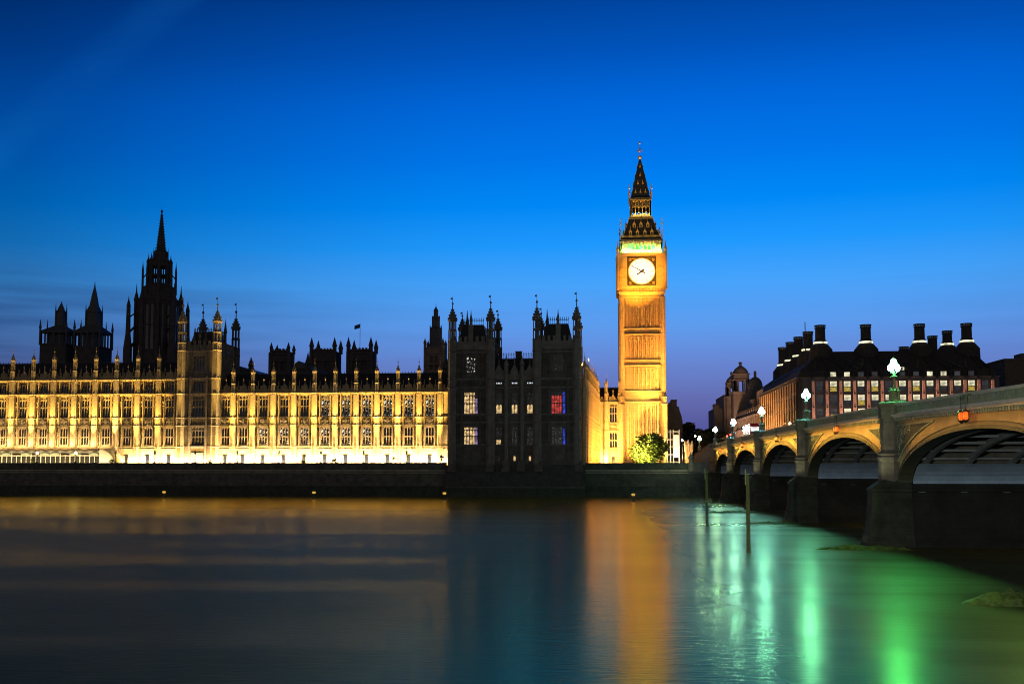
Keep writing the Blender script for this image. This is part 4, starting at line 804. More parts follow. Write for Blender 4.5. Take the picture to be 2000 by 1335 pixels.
# ------------------------------------------------------------------ trees and bushes
def blob_tree(name, label, loc, rx, ry, h, z0, n, seed, col, group=None, trunk=True, cat='tree', leaf=.34):
    R = random.Random(seed); x, y, z = loc; r = thing(name, label, cat, loc, group)
    if trunk:
        k = MB(); k.tube((x, y, z), (x+.2, y, z0+h*.35), .3+h*.012, 7, .2)
        for i in range(9): a = R.uniform(0, 2*pi); q = R.uniform(.4, .75); k.tube((x+.1, y, z0+h*R.uniform(.0, .3)), (x+rx*q*cos(a), y+ry*q*sin(a), z0+h*R.uniform(.35, .8)), .13, 5, .04)
        k.build('trunk', mat('bark', (.07, .05, .035), .95, .5, 3), r)
    k = MB(); cl = []
    for i in range(max(9, int(n/110))):                             # clumps spread through an uneven dome
        a = R.uniform(0, 2*pi); v = R.uniform(0, 1)**.7; q = sqrt(max(0, 1-(v*2-1)**2)) if v > .3 else .55+v*1.3; q *= R.uniform(.45, 1)
        cl.append((x+rx*q*.82*cos(a), y+ry*q*.82*sin(a), z0+h*(.06+.86*v), R.uniform(.16, .3)*max(rx, h*.5)))
    for i in range(n):
        cx, cy, cz, cr = R.choice(cl); d = [R.gauss(0, 1) for _ in range(3)]; l = sqrt(sum(v*v for v in d))+1e-6; q = cr*R.uniform(.35, 1.15)
        p = (cx+d[0]/l*q, cy+d[1]/l*q, cz+d[2]/l*q*.75); s = leaf*R.uniform(.6, 1.4); a, b_ = R.uniform(0, 2*pi), R.uniform(-.9, .9)
        u = (cos(a)*s, sin(a)*s, b_*s*.6); w = (-sin(a)*s*.5, cos(a)*s*.5, R.uniform(-.6, .6)*s)
        k.f.append(tuple(k.P(p[0]+e*u[0]+f*w[0], p[1]+e*u[1]+f*w[1], p[2]+e*u[2]+f*w[2]) for e, f in ((-1, 0), (0, -1), (1, 0), (0, 1))))
    k.build('crown' if trunk else 'foliage', mat(name+' leaves', col, .7, 0, 1.5, .45), r); return r
tx, ty = xof(1268, 880, 284), 284
blob_tree('round_tree', 'round leafy tree lit yellow green at the foot of the clock tower', (tx, ty, BASE), 6.5, 5.5, 8.6, 7.9, 9000, 3, (.1, .12, .03), leaf=.36)
darkt = (.035, .04, .025)
for i, (px, yt, hw, Y, lab) in enumerate([(1345, 824, 26, 400, 'dark tree against the dusk just right of the dark gabled house'), (1370, 836, 20, 415, 'low dark tree crown between the clock tower and the domed offices'),
        (1394, 828, 22, 430, 'dark tree crown in front of the left end of the domed offices'), (1328, 845, 20, 380, 'small dark tree at the foot of the dark gabled house'), (1412, 842, 18, 410, 'dark tree low behind the far bridge lamps')]):
    x = xof(px, 860, Y); zt0 = zof(yt, Y, px); blob_tree('dark_tree', lab, (x, Y, BASE), hw/F*Y*1.35, hw/F*Y, zt0-8.5, 8.2, 4200, 20+i, darkt, 'dark trees beyond the clock tower', leaf=.8)
for i, (px, w, hh, lab) in enumerate([(61, .9, 1.3, 'small potted bush in front of the terrace marquee'), (218, 1.1, 1.0, 'low bush beside the rounded end of the marquee'), (590, 1.6, .8, 'low spreading bush left of the middle of the right terrace'),
        (653, .8, 1.2, 'small round bush on the terrace under the right wing, left of centre'), (771, 2.2, 1.5, 'broad clipped bush on the terrace, largest of the terrace bushes'), (862, 1.2, 2.2, 'flowering bush at the end of the terrace beside the dark pavilion'), (410, .8, .9, 'small bush on the terrace under the turreted tower')]):
    x = xof(px, 895, 251); blob_tree('bush', lab, (x, 251, 7.42), w, .8, hh+.9, 7.5, 350, 40+i, (.06, .075, .03), 'bushes on the palace terrace', False, 'bush', .16)
# ------------------------------------------------------------------ terrace lamps and marquee
LGLOW = mat('lit terrace lantern', (.8, .7, .5), .3, emit=(1, .8, .42), estr=22); LOFF = mat('unlit lantern glass', (.25, .22, .15), .3)
names = ['leftmost lit lamp post of the terrace wall, in front of the marquee', 'second lit lamp post of the terrace wall, near the marquee end', 'slim post just right of the rounded marquee end', 'slim post left of the turreted tower', 'slim post right under the turreted tower',
    'slim post under the first bays of the right wing', 'slim post under the left third of the right wing', 'slim post at the middle of the right wing terrace', 'slim post with lantern, second from the dark pavilion', 'slim post nearest the dark pavilion']
for i, x in enumerate(posts[2:]):
    on = i < 2; r = thing('terrace_lamp', names[i], 'lamp post', (x, 248, TER+.03), 'lamp posts on the terrace wall'); z = TER+.03
    k = MB(); k.rev(x, 248, [(.22, z), (.2, z+.3), (.09, z+.45), (.06, z+2.0), (.12, z+2.05), (.1, z+2.15)], 8); k.box(x-.4, x+.4, 247.97, 248.03, z+1.75, z+1.82); k.build('post', IRON, r)
    k = MB(); k.rev(x, 248, [(.12, z+2.16), (.27, z+2.35), (.3, z+2.6), (.2, z+2.8), (.05, z+2.9)], 10); k.build('lantern', LGLOW if on else LOFF, r)
    k = MB(); k.rev(x, 248, [(.16, z+2.905), (.12, z+3.0), (.02, z+3.2)], 8); k.build('cap', IRON, r)
for x in posts[:2]: pass
CANVAS = mat('cream canvas', (.6, .56, .42), .8, .15, .8, .12); MG = mat('pale green awning cloth', (.35, .42, .28), .7, .1, 1, .15)
x0, x1 = -205, xof(197, 890, 252.5); r = thing('marquee', 'long cream canvas marquee with scalloped eaves and a rounded end on the terrace', 'marquee', (x1, 252.5, 7.42))
mz = zof(887, 252, 100); ze = zof(879, 252, 100)
k = MB(); n = int((x1-x0)/2.65); st = (x1-x0)/n
for i in range(n):
    a = x0+i*st
    for j in range(6):                                              # sagging scalloped roof edge
        f0, f1 = j/6, (j+1)/6; s0, s1 = ze-.25*sin(pi*f0), ze-.25*sin(pi*f1)
        k.hexa([(a+f0*st, 251.6, mz+.35), (a+f1*st, 251.6, mz+.35), (a+f1*st, 256.6, mz+.6), (a+f0*st, 256.6, mz+.6), (a+f0*st, 251.9, s0), (a+f1*st, 251.9, s1), (a+f1*st, 256.6, s1+.55), (a+f0*st, 256.6, s0+.55)])
ex = x1
for j in range(10):
    a0, a1 = pi/2*j/10, pi/2*(j+1)/10; R_ = 4.4
    k.hexa([(ex+R_*sin(a0), 251.6, 7.42), (ex+R_*sin(a1), 251.6, 7.42), (ex+R_*sin(a1), 256.6, 7.42), (ex+R_*sin(a0), 256.6, 7.42), (ex+R_*sin(a0), 251.6, 7.5+(ze-7.3)*cos(a0)), (ex+R_*sin(a1), 251.6, 7.5+(ze-7.3)*cos(a1)), (ex+R_*sin(a1), 256.6, 7.5+(ze-6.9)*cos(a1)), (ex+R_*sin(a0), 256.6, 7.5+(ze-6.9)*cos(a0))])
k.build('canopy', CANVAS, r)
k = MB(); dk = MB()
for i in range(n):
    a = x0+i*st; k.box(a-.09, a+.09, 251.75, 251.95, 7.42, mz+.3); k.box(a+.09, a+st-.09, 251.8, 251.9, mz-.42, mz-.2)
    k.box(a+st/2-.05, a+st/2+.05, 251.8, 251.9, 7.42, mz-.42)
    if i % 5 in (1, 2, 4): dk.ext([(a+.15, mz-.15)]+[(a+st/2+(st/2-.15)*cos(pi*(1-q/8)), mz-.15+.55*sin(pi*q/8)) for q in range(9)]+[(a+st-.15, mz-.15)], 251.5, 251.62)
k.build('frame', CANVAS, r); dk.build('fan_awning', MG, r)
k = MB(); k.box(x0, x1, 252.0, 252.05, 7.42, mz-.4); k.build('glazing', mat('marquee glazing', (.03, .028, .022), .15, .1, 1), r)
# ------------------------------------------------------------------ river furniture: buoys and posts
for px, py, lab in ((320, 972, 'small yellow topped mooring buoy below the turreted tower side of the left wing'), (613, 973, 'small yellow topped mooring buoy below the middle of the right wing'), (868, 975, 'small yellow topped mooring buoy just left of the dark pavilion'), (1237, 978, 'small yellow topped mooring buoy below the clock tower')):
    x, y, _ = at(px, py, Z=.0); r = thing('mooring_buoy', lab, 'buoy', (x, y, 0), 'mooring buoys along the river wall')
    k = MB(); k.rev(x, y, [(.5, -.3), (.62, .0), (.6, .22), (.25, .3)], 12); k.build('float', IRON, r); k = MB(); k.rev(x, y, [(.22, .3), (.16, .55), (.14, .9), (.2, 1.15)], 8); k.build('stem', IRON, r)
    k = MB(); k.rev(x, y, [(.28, 1.15), (.42, 1.35), (.42, 1.6), (.2, 1.66)], 10); k.build('top', mat('glowing yellow buoy top', (.7, .42, .04), .5, 0, 2, .1, emit=(1, .6, .1), estr=.6), r)  # emission added to the paint; the buoy top is no lamp
for px, pyb, pyt, lab in ((1381, 1028, 921, 'farther of the two thin wooden posts standing in the river'), (1462, 1078, 926, 'nearer and taller looking wooden post in the river, with a notched top')):
    x, y, _ = at(px, pyb, Z=0); zt0 = zof(pyt, y, px); r = thing('river_post', lab, 'post', (x, y, 0), 'wooden posts in the river'); k = MB()
    k.hexa([(x-.17, y-.17, -2), (x+.17, y-.17, -2), (x+.17, y+.17, -2), (x-.17, y+.17, -2), (x-.13, y-.13, zt0), (x+.13, y-.13, zt0), (x+.13, y+.13, zt0), (x-.13, y+.13, zt0)])
    k.build('pile', mat('wet algae timber', (.13, .12, .05), .7, .6, 4, .45), r)
    k = MB(); k.box(x-.22, x-.131, y-.12, y+.12, zt0-.9, zt0+.45); k.box(x-.16, x+.2, y-.2, y+.2, zt0-.03, zt0+.06); k.build('cap', mat('pale painted timber', (.35, .34, .22), .7, .3, 4, .3), r)
# ------------------------------------------------------------------ bridge
BX = 27.3; PIERS = [16, 56.5, 97.1, 138.3, 177, 215.3, 249.6]; HT = 1.6
def zp_(Y): return 13.52 - (5.2e-5 if Y > 142 else 1.5e-4)*(Y-142)**2
br = thing('bridge', 'long low arched bridge of green iron and pale granite crossing the river', 'bridge', (40, 133, 0))
ZS = 5.6
def ell(Yc, a, b, t, off=0): return (Yc+(a+off)*cos(t), ZS+(b+off)*sin(t))
SPAN = mat('ochre painted spandrel iron', (.36, .29, .15), .55, .12, .5, .22, courses=(1.5, 30, .8))
for i, (Ya, Yb) in enumerate(zip(PIERS, PIERS[1:])):
    Yc = (Ya+Yb)/2; a = (Yb-Ya)/2-HT; b = zp_(Yc)-2.75-ZS; n = 28
    sp = MB(); rg = MB(); rg2 = MB()
    for j in range(n):
        t0, t1 = pi*j/n, pi*(j+1)/n; (y0, z0), (y1, z1) = ell(Yc, a, b, t0, .5), ell(Yc, a, b, t1, .5); c0, c1 = zp_(y0)-1.32, zp_(y1)-1.32
        z0 = min(z0, c0-.02); z1 = min(z1, c1-.02)
        sp.hexa([(BX, y0, z0), (BX, y1, z1), (BX+.5, y1, z1), (BX+.5, y0, z0), (BX, y0, c0), (BX, y1, c1), (BX+.5, y1, c1), (BX+.5, y0, c0)])
        for (mb, o0, o1, x0, x1) in ((rg, 0, .26, BX-.22, BX+1.0), (rg2, .26, .5, BX-.1, BX+.9), (rg, .5, .58, BX-.16, BX-.003)):
            p = [ell(Yc, a, b, t, o) for o in (o0, o1) for t in (t0, t1)]
            mb.hexa([(x0, *p[0]), (x0, *p[1]), (x1, *p[1]), (x1, *p[0]), (x0, *p[2]), (x0, *p[3]), (x1, *p[3]), (x1, *p[2])])
    s = sp.build('spandrel', SPAN, br); rg.build('arch_ring', mat('shaded green arch iron', (.11, .115, .07), .5, .1, 1, .25), s); rg2.build('arch_moulding', mat('shaded arch moulding', (.2, .175, .1), .5, .1, 1, .25), s)  # ring and moulding are darkened in colour to stand in for shade
    # flat dark green sheets with tracery, just proud of the face beside the piers
    for sg in (-1, 1):
        pt = MB(); tr = MB(); yp = Yc+sg*(a+.62); pts = []
        ts = [.36, .45, .54, .63, .72, .8, .88, .96, 1.04, 1.12]; zc = zp_(yp)-2.05
        curve = [ell(Yc, a, b, (t if sg > 0 else pi-t), 1.6) for t in ts]; curve = [c for c in curve if c[1] < zc-.12]
        yl = Yc+sg*(a+1.6)*sqrt(max(0, 1-((zc-ZS)/(b+1.6))**2))
        poly = [(yp, curve[0][1])] + curve[0:] + [(yl, zc), (yp, zc)]
        poly[1] = (min(poly[1][0], yp-.02) if sg > 0 else max(poly[1][0], yp+.02), poly[1][1])
        if sg < 0: poly = poly[::-1]
        for (y0, z0), (y1, z1) in zip(curve, curve[1:]+[(yl, zc-.02)]):
            pt.hexa([(BX-.03, y0, z0), (BX-.004, y0, z0), (BX-.004, y1, z1), (BX-.03, y1, z1), (BX-.03, y0, zc), (BX-.004, y0, zc), (BX-.004, y1, zc), (BX-.03, y1, zc)])
        y0, z0 = curve[0]; pt.hexa([(BX-.03, yp, z0), (BX-.004, yp, z0), (BX-.004, y0, z0), (BX-.03, y0, z0), (BX-.03, yp, zc), (BX-.004, yp, zc), (BX-.004, y0, zc), (BX-.03, y0, zc)]) if abs(yp-y0) > .02 else 0
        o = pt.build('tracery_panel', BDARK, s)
        m = len(poly)
        for q in range(m): tr.tube((BX-.06, *poly[q]), (BX-.06, *poly[(q+1) % m]), .1, 4)
        cy0 = yp-sg*.75; zz0 = curve[0][1]+.9
        for (cyy, czz, rr) in ((yp-sg*.75, zc-.75, .62), (yp-sg*2.05, zc-.62, .5), (yp-sg*3.1, zc-.45, .34), (yp-sg*4.0, zc-.35, .24), (yp-sg*.55, zc-1.85, .42), (yp-sg*.35, zc-2.6, .26), (yp-sg*1.45, zc-1.45, .3)):
            for q in range(12):
                a0, a1 = 2*pi*q/12, 2*pi*(q+1)/12; tr.tube((BX-.07, cyy+rr*cos(a0), czz+rr*sin(a0)), (BX-.07, cyy+rr*cos(a1), czz+rr*sin(a1)), .045, 4)
            for q in range(4): a0 = pi/4+pi/2*q; tr.tube((BX-.06, cyy, czz), (BX-.06, cyy+rr*cos(a0), czz+rr*sin(a0)), .03, 4)
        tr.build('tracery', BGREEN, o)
    # ribs, purlins and the sheeted haunches under the deck
    for q in range(7):
        k = MB(); x = BX+1.6+q*3.75
        for j in range(n):
            t0, t1 = pi*j/n, pi*(j+1)/n; p = [ell(Yc, a, b, t, o) for o in (.02, .62) for t in (t0, t1)]
            k.hexa([(x, *p[0]), (x, *p[1]), (x+.38, *p[1]), (x+.38, *p[0]), (x, *p[2]), (x, *p[3]), (x+.38, *p[3]), (x+.38, *p[2])])
        k.build('rib', RIB, br)
    k = MB()
    for j in range(1, 18):
        y, z = ell(Yc, a, b, pi*j/18, .4); k.box(BX+1.2, BX+25, y-.09, y+.09, z-.1, z+.12)
    k.build('cross_bracing', RIB, br)
    for sg in (0, 1):
        k = MB(); ts = [.0, .1, .2, .3, .4, .46]
        for t0, t1 in zip(ts, ts[1:]):
            if sg: t0, t1 = pi-t1, pi-t0
            p = [ell(Yc, a, b, t, o) for o in (-.02, .0) for t in (t0, t1)]; p = [ell(Yc, a, b, t, o) for o in (-.05, -.01) for t in (t0, t1)]
            k.hexa([(BX+1.1, *p[0]), (BX+1.1, *p[1]), (BX+25, *p[1]), (BX+25, *p[0]), (BX+1.1, *p[2]), (BX+1.1, *p[3]), (BX+25, *p[3]), (BX+25, *p[2])])
        y = Yc+(a if not sg else -a); k.box(BX+1.1, BX+25, y-.15, y+.15, ZS-.25, ZS-.01)
        for q in range(7): k.box(BX+1.5+q*3.75, BX+2.1+q*3.75, y-.3, y+.3, ZS-.6, ZS-.26)
        k.build('soffit_sheeting', PANEL, br)
# deck, cornice, parapet
ys = [8+2*i for i in range(126)]
dk = MB(); co = MB(); cp = MB(); bl = MB(); dn = MB()
for y0, y1 in zip(ys, ys[1:]):
    a0, a1 = zp_(y0), zp_(y1)
    def seg(mb, x0, x1, d0, d1): mb.hexa([(x0, y0, a0-d1), (x1, y0, a0-d1), (x1, y1, a1-d1), (x0, y1, a1-d1), (x0, y0, a0-d0), (x1, y0, a0-d0), (x1, y1, a1-d0), (x0, y1, a1-d0)])
    seg(dk, BX+.52, BX+25.5, 1.25, 2.0); seg(dk, BX+24.9, BX+25.4, 0, 1.24)
    seg(co, BX-.62, BX+.6, 1.0, 1.16); seg(co, BX-.42, BX+.5, 1.163, 1.31)
    seg(cp, BX-.28, BX+.32, 0, .12); seg(cp, BX-.16, BX+.22, .123, .22); seg(cp, BX-.14, BX+.2, .86, .998); seg(bl, BX+.02, BX+.08, .222, .858)
    for q in range(4):
        y = y0+.25+q*.5; z = a0+(a1-a0)*(q+.5)/4; dn.box(BX-.36, BX-.003, y-.14, y+.14, z-1.62, z-1.315)
        bl.box(BX-.1, BX+.02, y-.05, y+.05, z-.86, z-.22); bl.box(BX-.1, BX+.02, y+.2, y+.28, z-.86, z-.22)
        bl.box(BX-.12, BX+.02, y-.11, y+.11, z-.48, z-.36); bl.rev(BX-.06, y+.12, [(.03, z-.42), (.07, z-.35), (.03, z-.27)], 4)
dk.build('deck', mat('bridge deck', (.06, .06, .06), .8), br); co.build('cornice', BCREAM, br, more=[(dn, BGREEN)]); cp.build('parapet_rail', BCREAM, br); bl.build('parapet_tracery', BGREEN, br);
k = MB()
for y0, y1 in zip(ys, ys[1:]): k.hexa([(BX+.8, y0, zp_(y0)-1.246), (BX+24.5, y0, zp_(y0)-1.246), (BX+24.5, y1, zp_(y1)-1.246), (BX+.8, y1, zp_(y1)-1.246), (BX+.8, y0, zp_(y0)-1.2), (BX+24.5, y0, zp_(y0)-1.2), (BX+24.5, y1, zp_(y1)-1.2), (BX+.8, y1, zp_(y1)-1.2)])
struct(k.build('road', TAR))
k = MB(); k.hexa([(BX-1, 258.02, 7.3), (BX+24.5, 258.02, 7.3), (BX+24.5, 330, 7.3), (BX-1, 330, 7.3), (BX-1, 258.02, zp_(258)-1.2), (BX+24.5, 258.02, zp_(258)-1.2), (BX+24.5, 330, 8.2), (BX-1, 330, 8.2)]); struct(k.build('road', TAR))
# piers
CUTW = mat('lighter cutwater granite', (.055, .06, .04), .75, .6, .6, .55, courses=(1.5, .6, .6))  # lighter copy of the pier stone stands in for light on the nose
for Yp in PIERS:
    k = MB(); plan = lambda h, e: [(28.4, -h), (26.3-e, -h), (25.0-e, -h*.45), (25.0-e, h*.45), (26.3-e, h), (28.4, h), (52, h), (54.5+e, h*.4), (54.5+e, -h*.4), (52, -h)]
    prev = None
    for z, h, e in ((-2, 2.75, .75), (.3, 2.7, .7), (.9, 2.35, .45), (2.2, 2.1, .25), (5.0, 1.85, 0), (5.05, 1.95, .12), (5.3, 1.95, .12), (6.25, 1.45, -1.2)):
        ring = [k.P(x, Yp+y, z) for x, y in plan(h, e)]
        if prev: 
            for q in range(10): k.f.append((prev[q], prev[(q+1) % 10], ring[(q+1) % 10], ring[q]))
        prev = ring
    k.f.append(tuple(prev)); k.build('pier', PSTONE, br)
    k = MB(); prev = None; nose = lambda h, e: [(28.2, -h-.02), (26.3-e, -h-.02), (24.97-e, -h*.45), (24.97-e, h*.45), (26.3-e, h+.02), (28.2, h+.02)]
    for z, h, e in ((-2, 2.75, .75), (.3, 2.7, .7), (.9, 2.37, .47), (2.2, 2.12, .27), (5.0, 1.87, .02), (5.06, 1.98, .15), (5.31, 1.98, .15), (6.26, 1.48, -1.2)):
        ring = [k.P(x, Yp+y, z) for x, y in nose(h, e)]
        if prev:
            for q in range(6): k.f.append((prev[q], prev[(q+1) % 6], ring[(q+1) % 6], ring[q]))
        prev = ring
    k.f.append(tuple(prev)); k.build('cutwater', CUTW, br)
    zt0 = zp_(Yp)+.02; k = MB(); k.rev(BX+.1, Yp, [(1.6, 5.9), (1.6, 7.9), (1.72, 8.0), (1.72, 8.25), (1.55, 8.4), (1.72, 8.55), (1.5, 8.7), (1.36, 8.8), (1.36, zt0-1.4), (1.5, zt0-1.3), (1.5, zt0-.3), (1.68, zt0-.2), (1.74, zt0+.05), (1.3, zt0+.22)], 8)
    k.box(BX+.6, BX+25, Yp-HT+.02, Yp+HT-.02, 5.5, zt0-1.3); k.build('pilaster', BSTONE, br)
# lamps on the bridge
GC = [((.1, 1, .3), 430), ((.2, 1, .85), 380), ((.27, 1, 1.25), 340), ((.34, 1, 1.3), 330), ((.45, 1, 1), 220), ((.55, 1, .9), 110)]
LL = ['nearest and largest triple globe lamp on the bridge', 'triple globe bridge lamp second from the right, before the corner of the chimneyed office block', 'third triple globe lamp, beside the red bus on the bridge', 'fourth triple globe lamp, behind the traffic lights', 'triple globe lamp on the far end pier of the bridge', 'last small triple globe lamp beyond the bridge end']
LMAT = mat('pale lamp iron', (.2, .14, .1), .45, .1, 3, .2)
spots_ = [(BX+.1, y, zp_(y)+.24) for y in PIERS[:1:-1]][::-1] + [(BX-.3, 287, 12.05)]
for i, (x, y, z) in enumerate(spots_):
    r = thing('bridge_lamp', LL[i], 'street lamp', (x, y, z), 'triple globe lamps along the bridge')
    k = MB(); k.rev(x, y, [(.55, z), (.5, z+.12), (.34, z+.2), (.26, z+.5), (.2, z+1.0), (.26, z+1.1), (.15, z+1.2), (.12, z+2.2), (.13, z+2.3), (.32, z+2.36), (.32, z+2.45), (.12, z+2.5), (.1, z+2.9), (.3, z+3.1), (.08, z+3.2), (.06, z+3.5)], 8)
    for a in (0, pi): k.tube((x, y, z+2.55), (x+.4*cos(a), y+.1*cos(a), z+2.9), .05, 5)
    for a in range(4): q = pi/4+a*pi/2; k.rev(x+.42*cos(q), y+.42*sin(q), [(.17, z), (.14, z+.5), (.13, z+.95), (.2, z+1.0), (.16, z+1.12), (.04, z+1.2), (.07, z+1.28), (.02, z+1.4)], 6)
    k.build('post', LMAT, r)
    c, e = GC[i]; gm = GLOBE('lamp globe glow %s' % 'abcdef'[i], c, e)
    for (dx_, dy_, dz_) in ((0, 0, 3.78), (-.33, -.1, 3.24), (.33, .1, 3.24)):
        k = MB(); k.rev(x+dx_, y+dy_, [(.1, z+dz_-.3), (.22, z+dz_-.22), (.28, z+dz_), (.22, z+dz_+.2), (.1, z+dz_+.3)], 12); g_ = k.build('globe', gm, r, True)
        k = MB(); k.rev(x+dx_, y+dy_, [(.12, z+dz_+.302), (.1, z+dz_+.36), (.02, z+dz_+.56)], 6); k.build('cap', LMAT, g_)
# navigation lanterns at the crowns
NAV = mat('orange navigation glass', (.06, .012, .004), .3, emit=(1, .1, .006), estr=1.8)
for i, (Ya, Yb) in enumerate(list(zip(PIERS, PIERS[1:]))[1:]):
    Yc = (Ya+Yb)/2; z = zp_(Yc)-1.75; nl = ['pair of glowing orange lanterns hung over the nearest arch', 'orange lanterns hung over the second arch from the right', 'dim lanterns hung over the third arch', 'small orange lanterns over the fourth arch', 'tiny lanterns hung over the farthest arch'][i]
    r = thing('navigation_light', nl, 'lantern', (BX-.7, Yc, z), 'navigation lights hung at the arch crowns'); k = MB()
    for s in (-1, 1):
        y = Yc+s*.45; k.tube((BX-.7, y, z+.3), (BX-.7, y, z+1.5), .035, 4); k.tube((BX-.7, y, z+1.5), (BX-.2, y, z+1.62), .05, 4)
        for q in range(6): a = pi/3*q; k.tube((BX-.7+.25*cos(a), y+.25*sin(a), z-.35), (BX-.7+.25*cos(a), y+.25*sin(a), z+.28), .018, 3)
        k.rev(BX-.7, y, [(.27, z+.28), (.2, z+.36), (.04, z+.42)], 8); k.rev(BX-.7, y, [(.05, z-.6), (.2, z-.42), (.27, z-.35)], 8)
    k.tube((BX-.7, Yc-.45, z+1.3), (BX-.7, Yc+.45, z+1.3), .04, 4); k.build('bracket', IRON, r)
    for s in (-1, 1):
        k = MB(); k.rev(BX-.7, Yc+s*.45, [(.1, z-.32), (.19, z-.2), (.19, z+.12), (.1, z+.26)], 8); k.build('lamp', NAV if i != 2 else mat('dim orange navigation glass', (.4, .2, .05), .3, emit=(1, .4, .05), estr=.5), r)
# traffic on the bridge
RED = mat('red bus paint', (.5, .02, .02), .25, .05, 2, .1); BW = mat('lit bus window', (.8, .7, .7), .3, emit=(1, .8, .82), estr=2.2, evar=.8)
by_, bx_, bz = 216, 31.5, zp_(216)-1.2; r = thing('double_decker_bus', 'red double decker bus with glowing windows crossing the bridge', 'bus', (bx_, by_, bz))
k = MB(); k.extx([(by_-5.6, bz+.35), (by_-5.7, bz+3.9), (by_-5.4, bz+4.35), (by_+5.3, bz+4.35), (by_+5.6, bz+4.1), (by_+5.75, bz+2.2), (by_+5.75, bz+.35)], bx_-1.25, bx_+1.25); k.build('body', RED, r)
k = MB()
for zz0, zz1 in ((1.2, 2.05), (2.75, 3.6)):
    for q in range(6): k.box(bx_-1.262, bx_-1.252, by_-5.2+q*1.72, by_-3.65+q*1.72, bz+zz0, bz+zz1)
    k.box(bx_-1.1, bx_+1.1, by_-5.72, by_-5.715 if False else by_-5.7, bz+zz0, bz+zz1)
k.build('window', BW, r)
for q in (-3.8, 3.6):
    k = MB(); n = 14; k.extx([(by_+q+.5*cos(2*pi*i/n), bz+.5+.5*sin(2*pi*i/n)) for i in range(n)], bx_-1.27, bx_-1.0); k.build('wheel', IRON, r)
k = MB(); [k.rev(bx_+s*1.0, by_-5.72, [(.04, bz+.9), (.12, bz+1.0), (.04, bz+1.1)], 6) for s in (-1, 1)]; k.build('tail_light', mat('red tail light', (.8, .05, .05), .3, emit=(1, .05, .03), estr=12), r)
for px, py, lab in ((1420, 853, 'left one of two traffic lights glowing red at the far bridge end'), (1427, 850, 'right one of two traffic lights glowing red at the far bridge end')):
    Y = 252; x = xof(px, py, Y); z = zof(py, Y, px); r = thing('traffic_light', lab, 'traffic light', (x, Y, 10.4), 'traffic lights at the far bridge end')
    k = MB(); k.tube((x, Y, 10.4), (x, Y, z+.1), .08, 6); k.box(x-.24, x+.24, Y, Y+.25, z-.75, z+.55); k.build('post', IRON, r)
    k = MB(); k.rev(x, Y-.06, [(.08, z+.02), (.26, z+.22), (.08, z+.42)], 8); k.build('red_lamp', mat('red signal', (.8, .1, .1), .3, emit=(1, .06, .04), estr=9), r)
    k = MB(); k.rev(x, Y-.06, [(.08, z-.62), (.2, z-.45), (.08, z-.28)], 8); k.build('green_lamp', mat('green signal', (.1, .8, .7), .3, emit=(.1, .8, .65), estr=2.5), r)
# far bank beside the bridge
x1 = xof(1397, 880, 252); k = MB(); r = thing('approach_railing', 'curving iron lattice railing lit green white at the bridge stairs', 'railing', (BX-3, 252.5, 8.4))
pts = [(BX-1.2, 252.6, 12.9), (BX-2.0, 254.5, 12.4), (BX-2.9, 257, 11.6), (BX-3.9, 260, 10.6), (BX-5.2, 262.5, 9.4)]
for p, q in zip(pts, pts[1:]):
    for e in (0, .9, 1.8, 2.7): k.tube((p[0], p[1], p[2]-e), (q[0], q[1], q[2]-e), .06, 4)
    for f_ in range(8):
        u = f_/8; A = tuple(p[i]+(q[i]-p[i])*u for i in range(3)); k.tube(A, (A[0], A[1], 7.5), .05, 4); u2 = (f_+1)/8; B = tuple(p[i]+(q[i]-p[i])*u2 for i in range(3)); k.tube(A, (B[0], B[1], B[2]-1.8), .04, 3); k.tube((A[0], A[1], A[2]-1.8), B, .04, 3)
k.build('railing', LMAT, r)
k = MB()
for p, q in zip(pts, pts[1:]): k.hexa([(p[0]+.4, p[1], 7.4), (q[0]+.4, q[1], 7.4), (q[0]+.8, q[1], 7.4), (p[0]+.8, p[1], 7.4), (p[0]+.4, p[1], p[2]-.2), (q[0]+.4, q[1], q[2]-.2), (q[0]+.8, q[1], q[2]-.2), (p[0]+.8, p[1], p[2]-.2)])
k.build('stair_wall', STONE2, r)
Y = 250.8; x = xof(1349.5, 900, Y); k = MB(); k.rev(x, Y, [(.75, 6.7), (.7, 8.2), (.85, 8.3), (.8, 8.5), (.55, 8.6), (.62, 9.5), (.78, 9.6), (.6, 9.9), (.3, 10.4), (.1, 10.6), (.2, 10.75), (.02, 11.2)], 8); o = k.build('stone_pedestal', BSTONE); tag(o, 'domed stone pedestal lit green at the head of the river stairs', 'pedestal')
# scaffold with a lit sheet, and small gate house
Y = 296; xa, xb, xm = xof(1304, 870, Y), xof(1327, 870, Y), xof(1315.5, 870, Y); z0, z1, z2 = 7.4, zof(838, Y, 1315), zof(849, Y, 1315)
r = thing('scaffold', 'pale scaffold hung with a brightly lit sheet beside the clock tower', 'scaffold', ((xa+xb)/2, Y, z0)); k = MB()
for x in (xa, (xa+xm)/2, xm, xb):
    for y in (Y, Y+2): k.tube((x, y, z0), (x, y, z1), .09, 5)
for i in range(6): z = z0+1.6+i*2.2; k.tube((xa, Y, z), (xb, Y, z), .08, 4) if z < z1 else 0; k.box(xa, xb, Y+.3, Y+1.9, z-.3, z-.2) if z < z1 else 0
k.build('tubes', mat('scaffold steel', (.5, .48, .42), .6), r)
k = MB(); k.box(xm, xb-.1, Y-.16, Y-.1, zof(893, Y, 1315), z2); k.build('sheet', mat('white scaffold sheet', (.8, .75, .65), .8, .1), r)
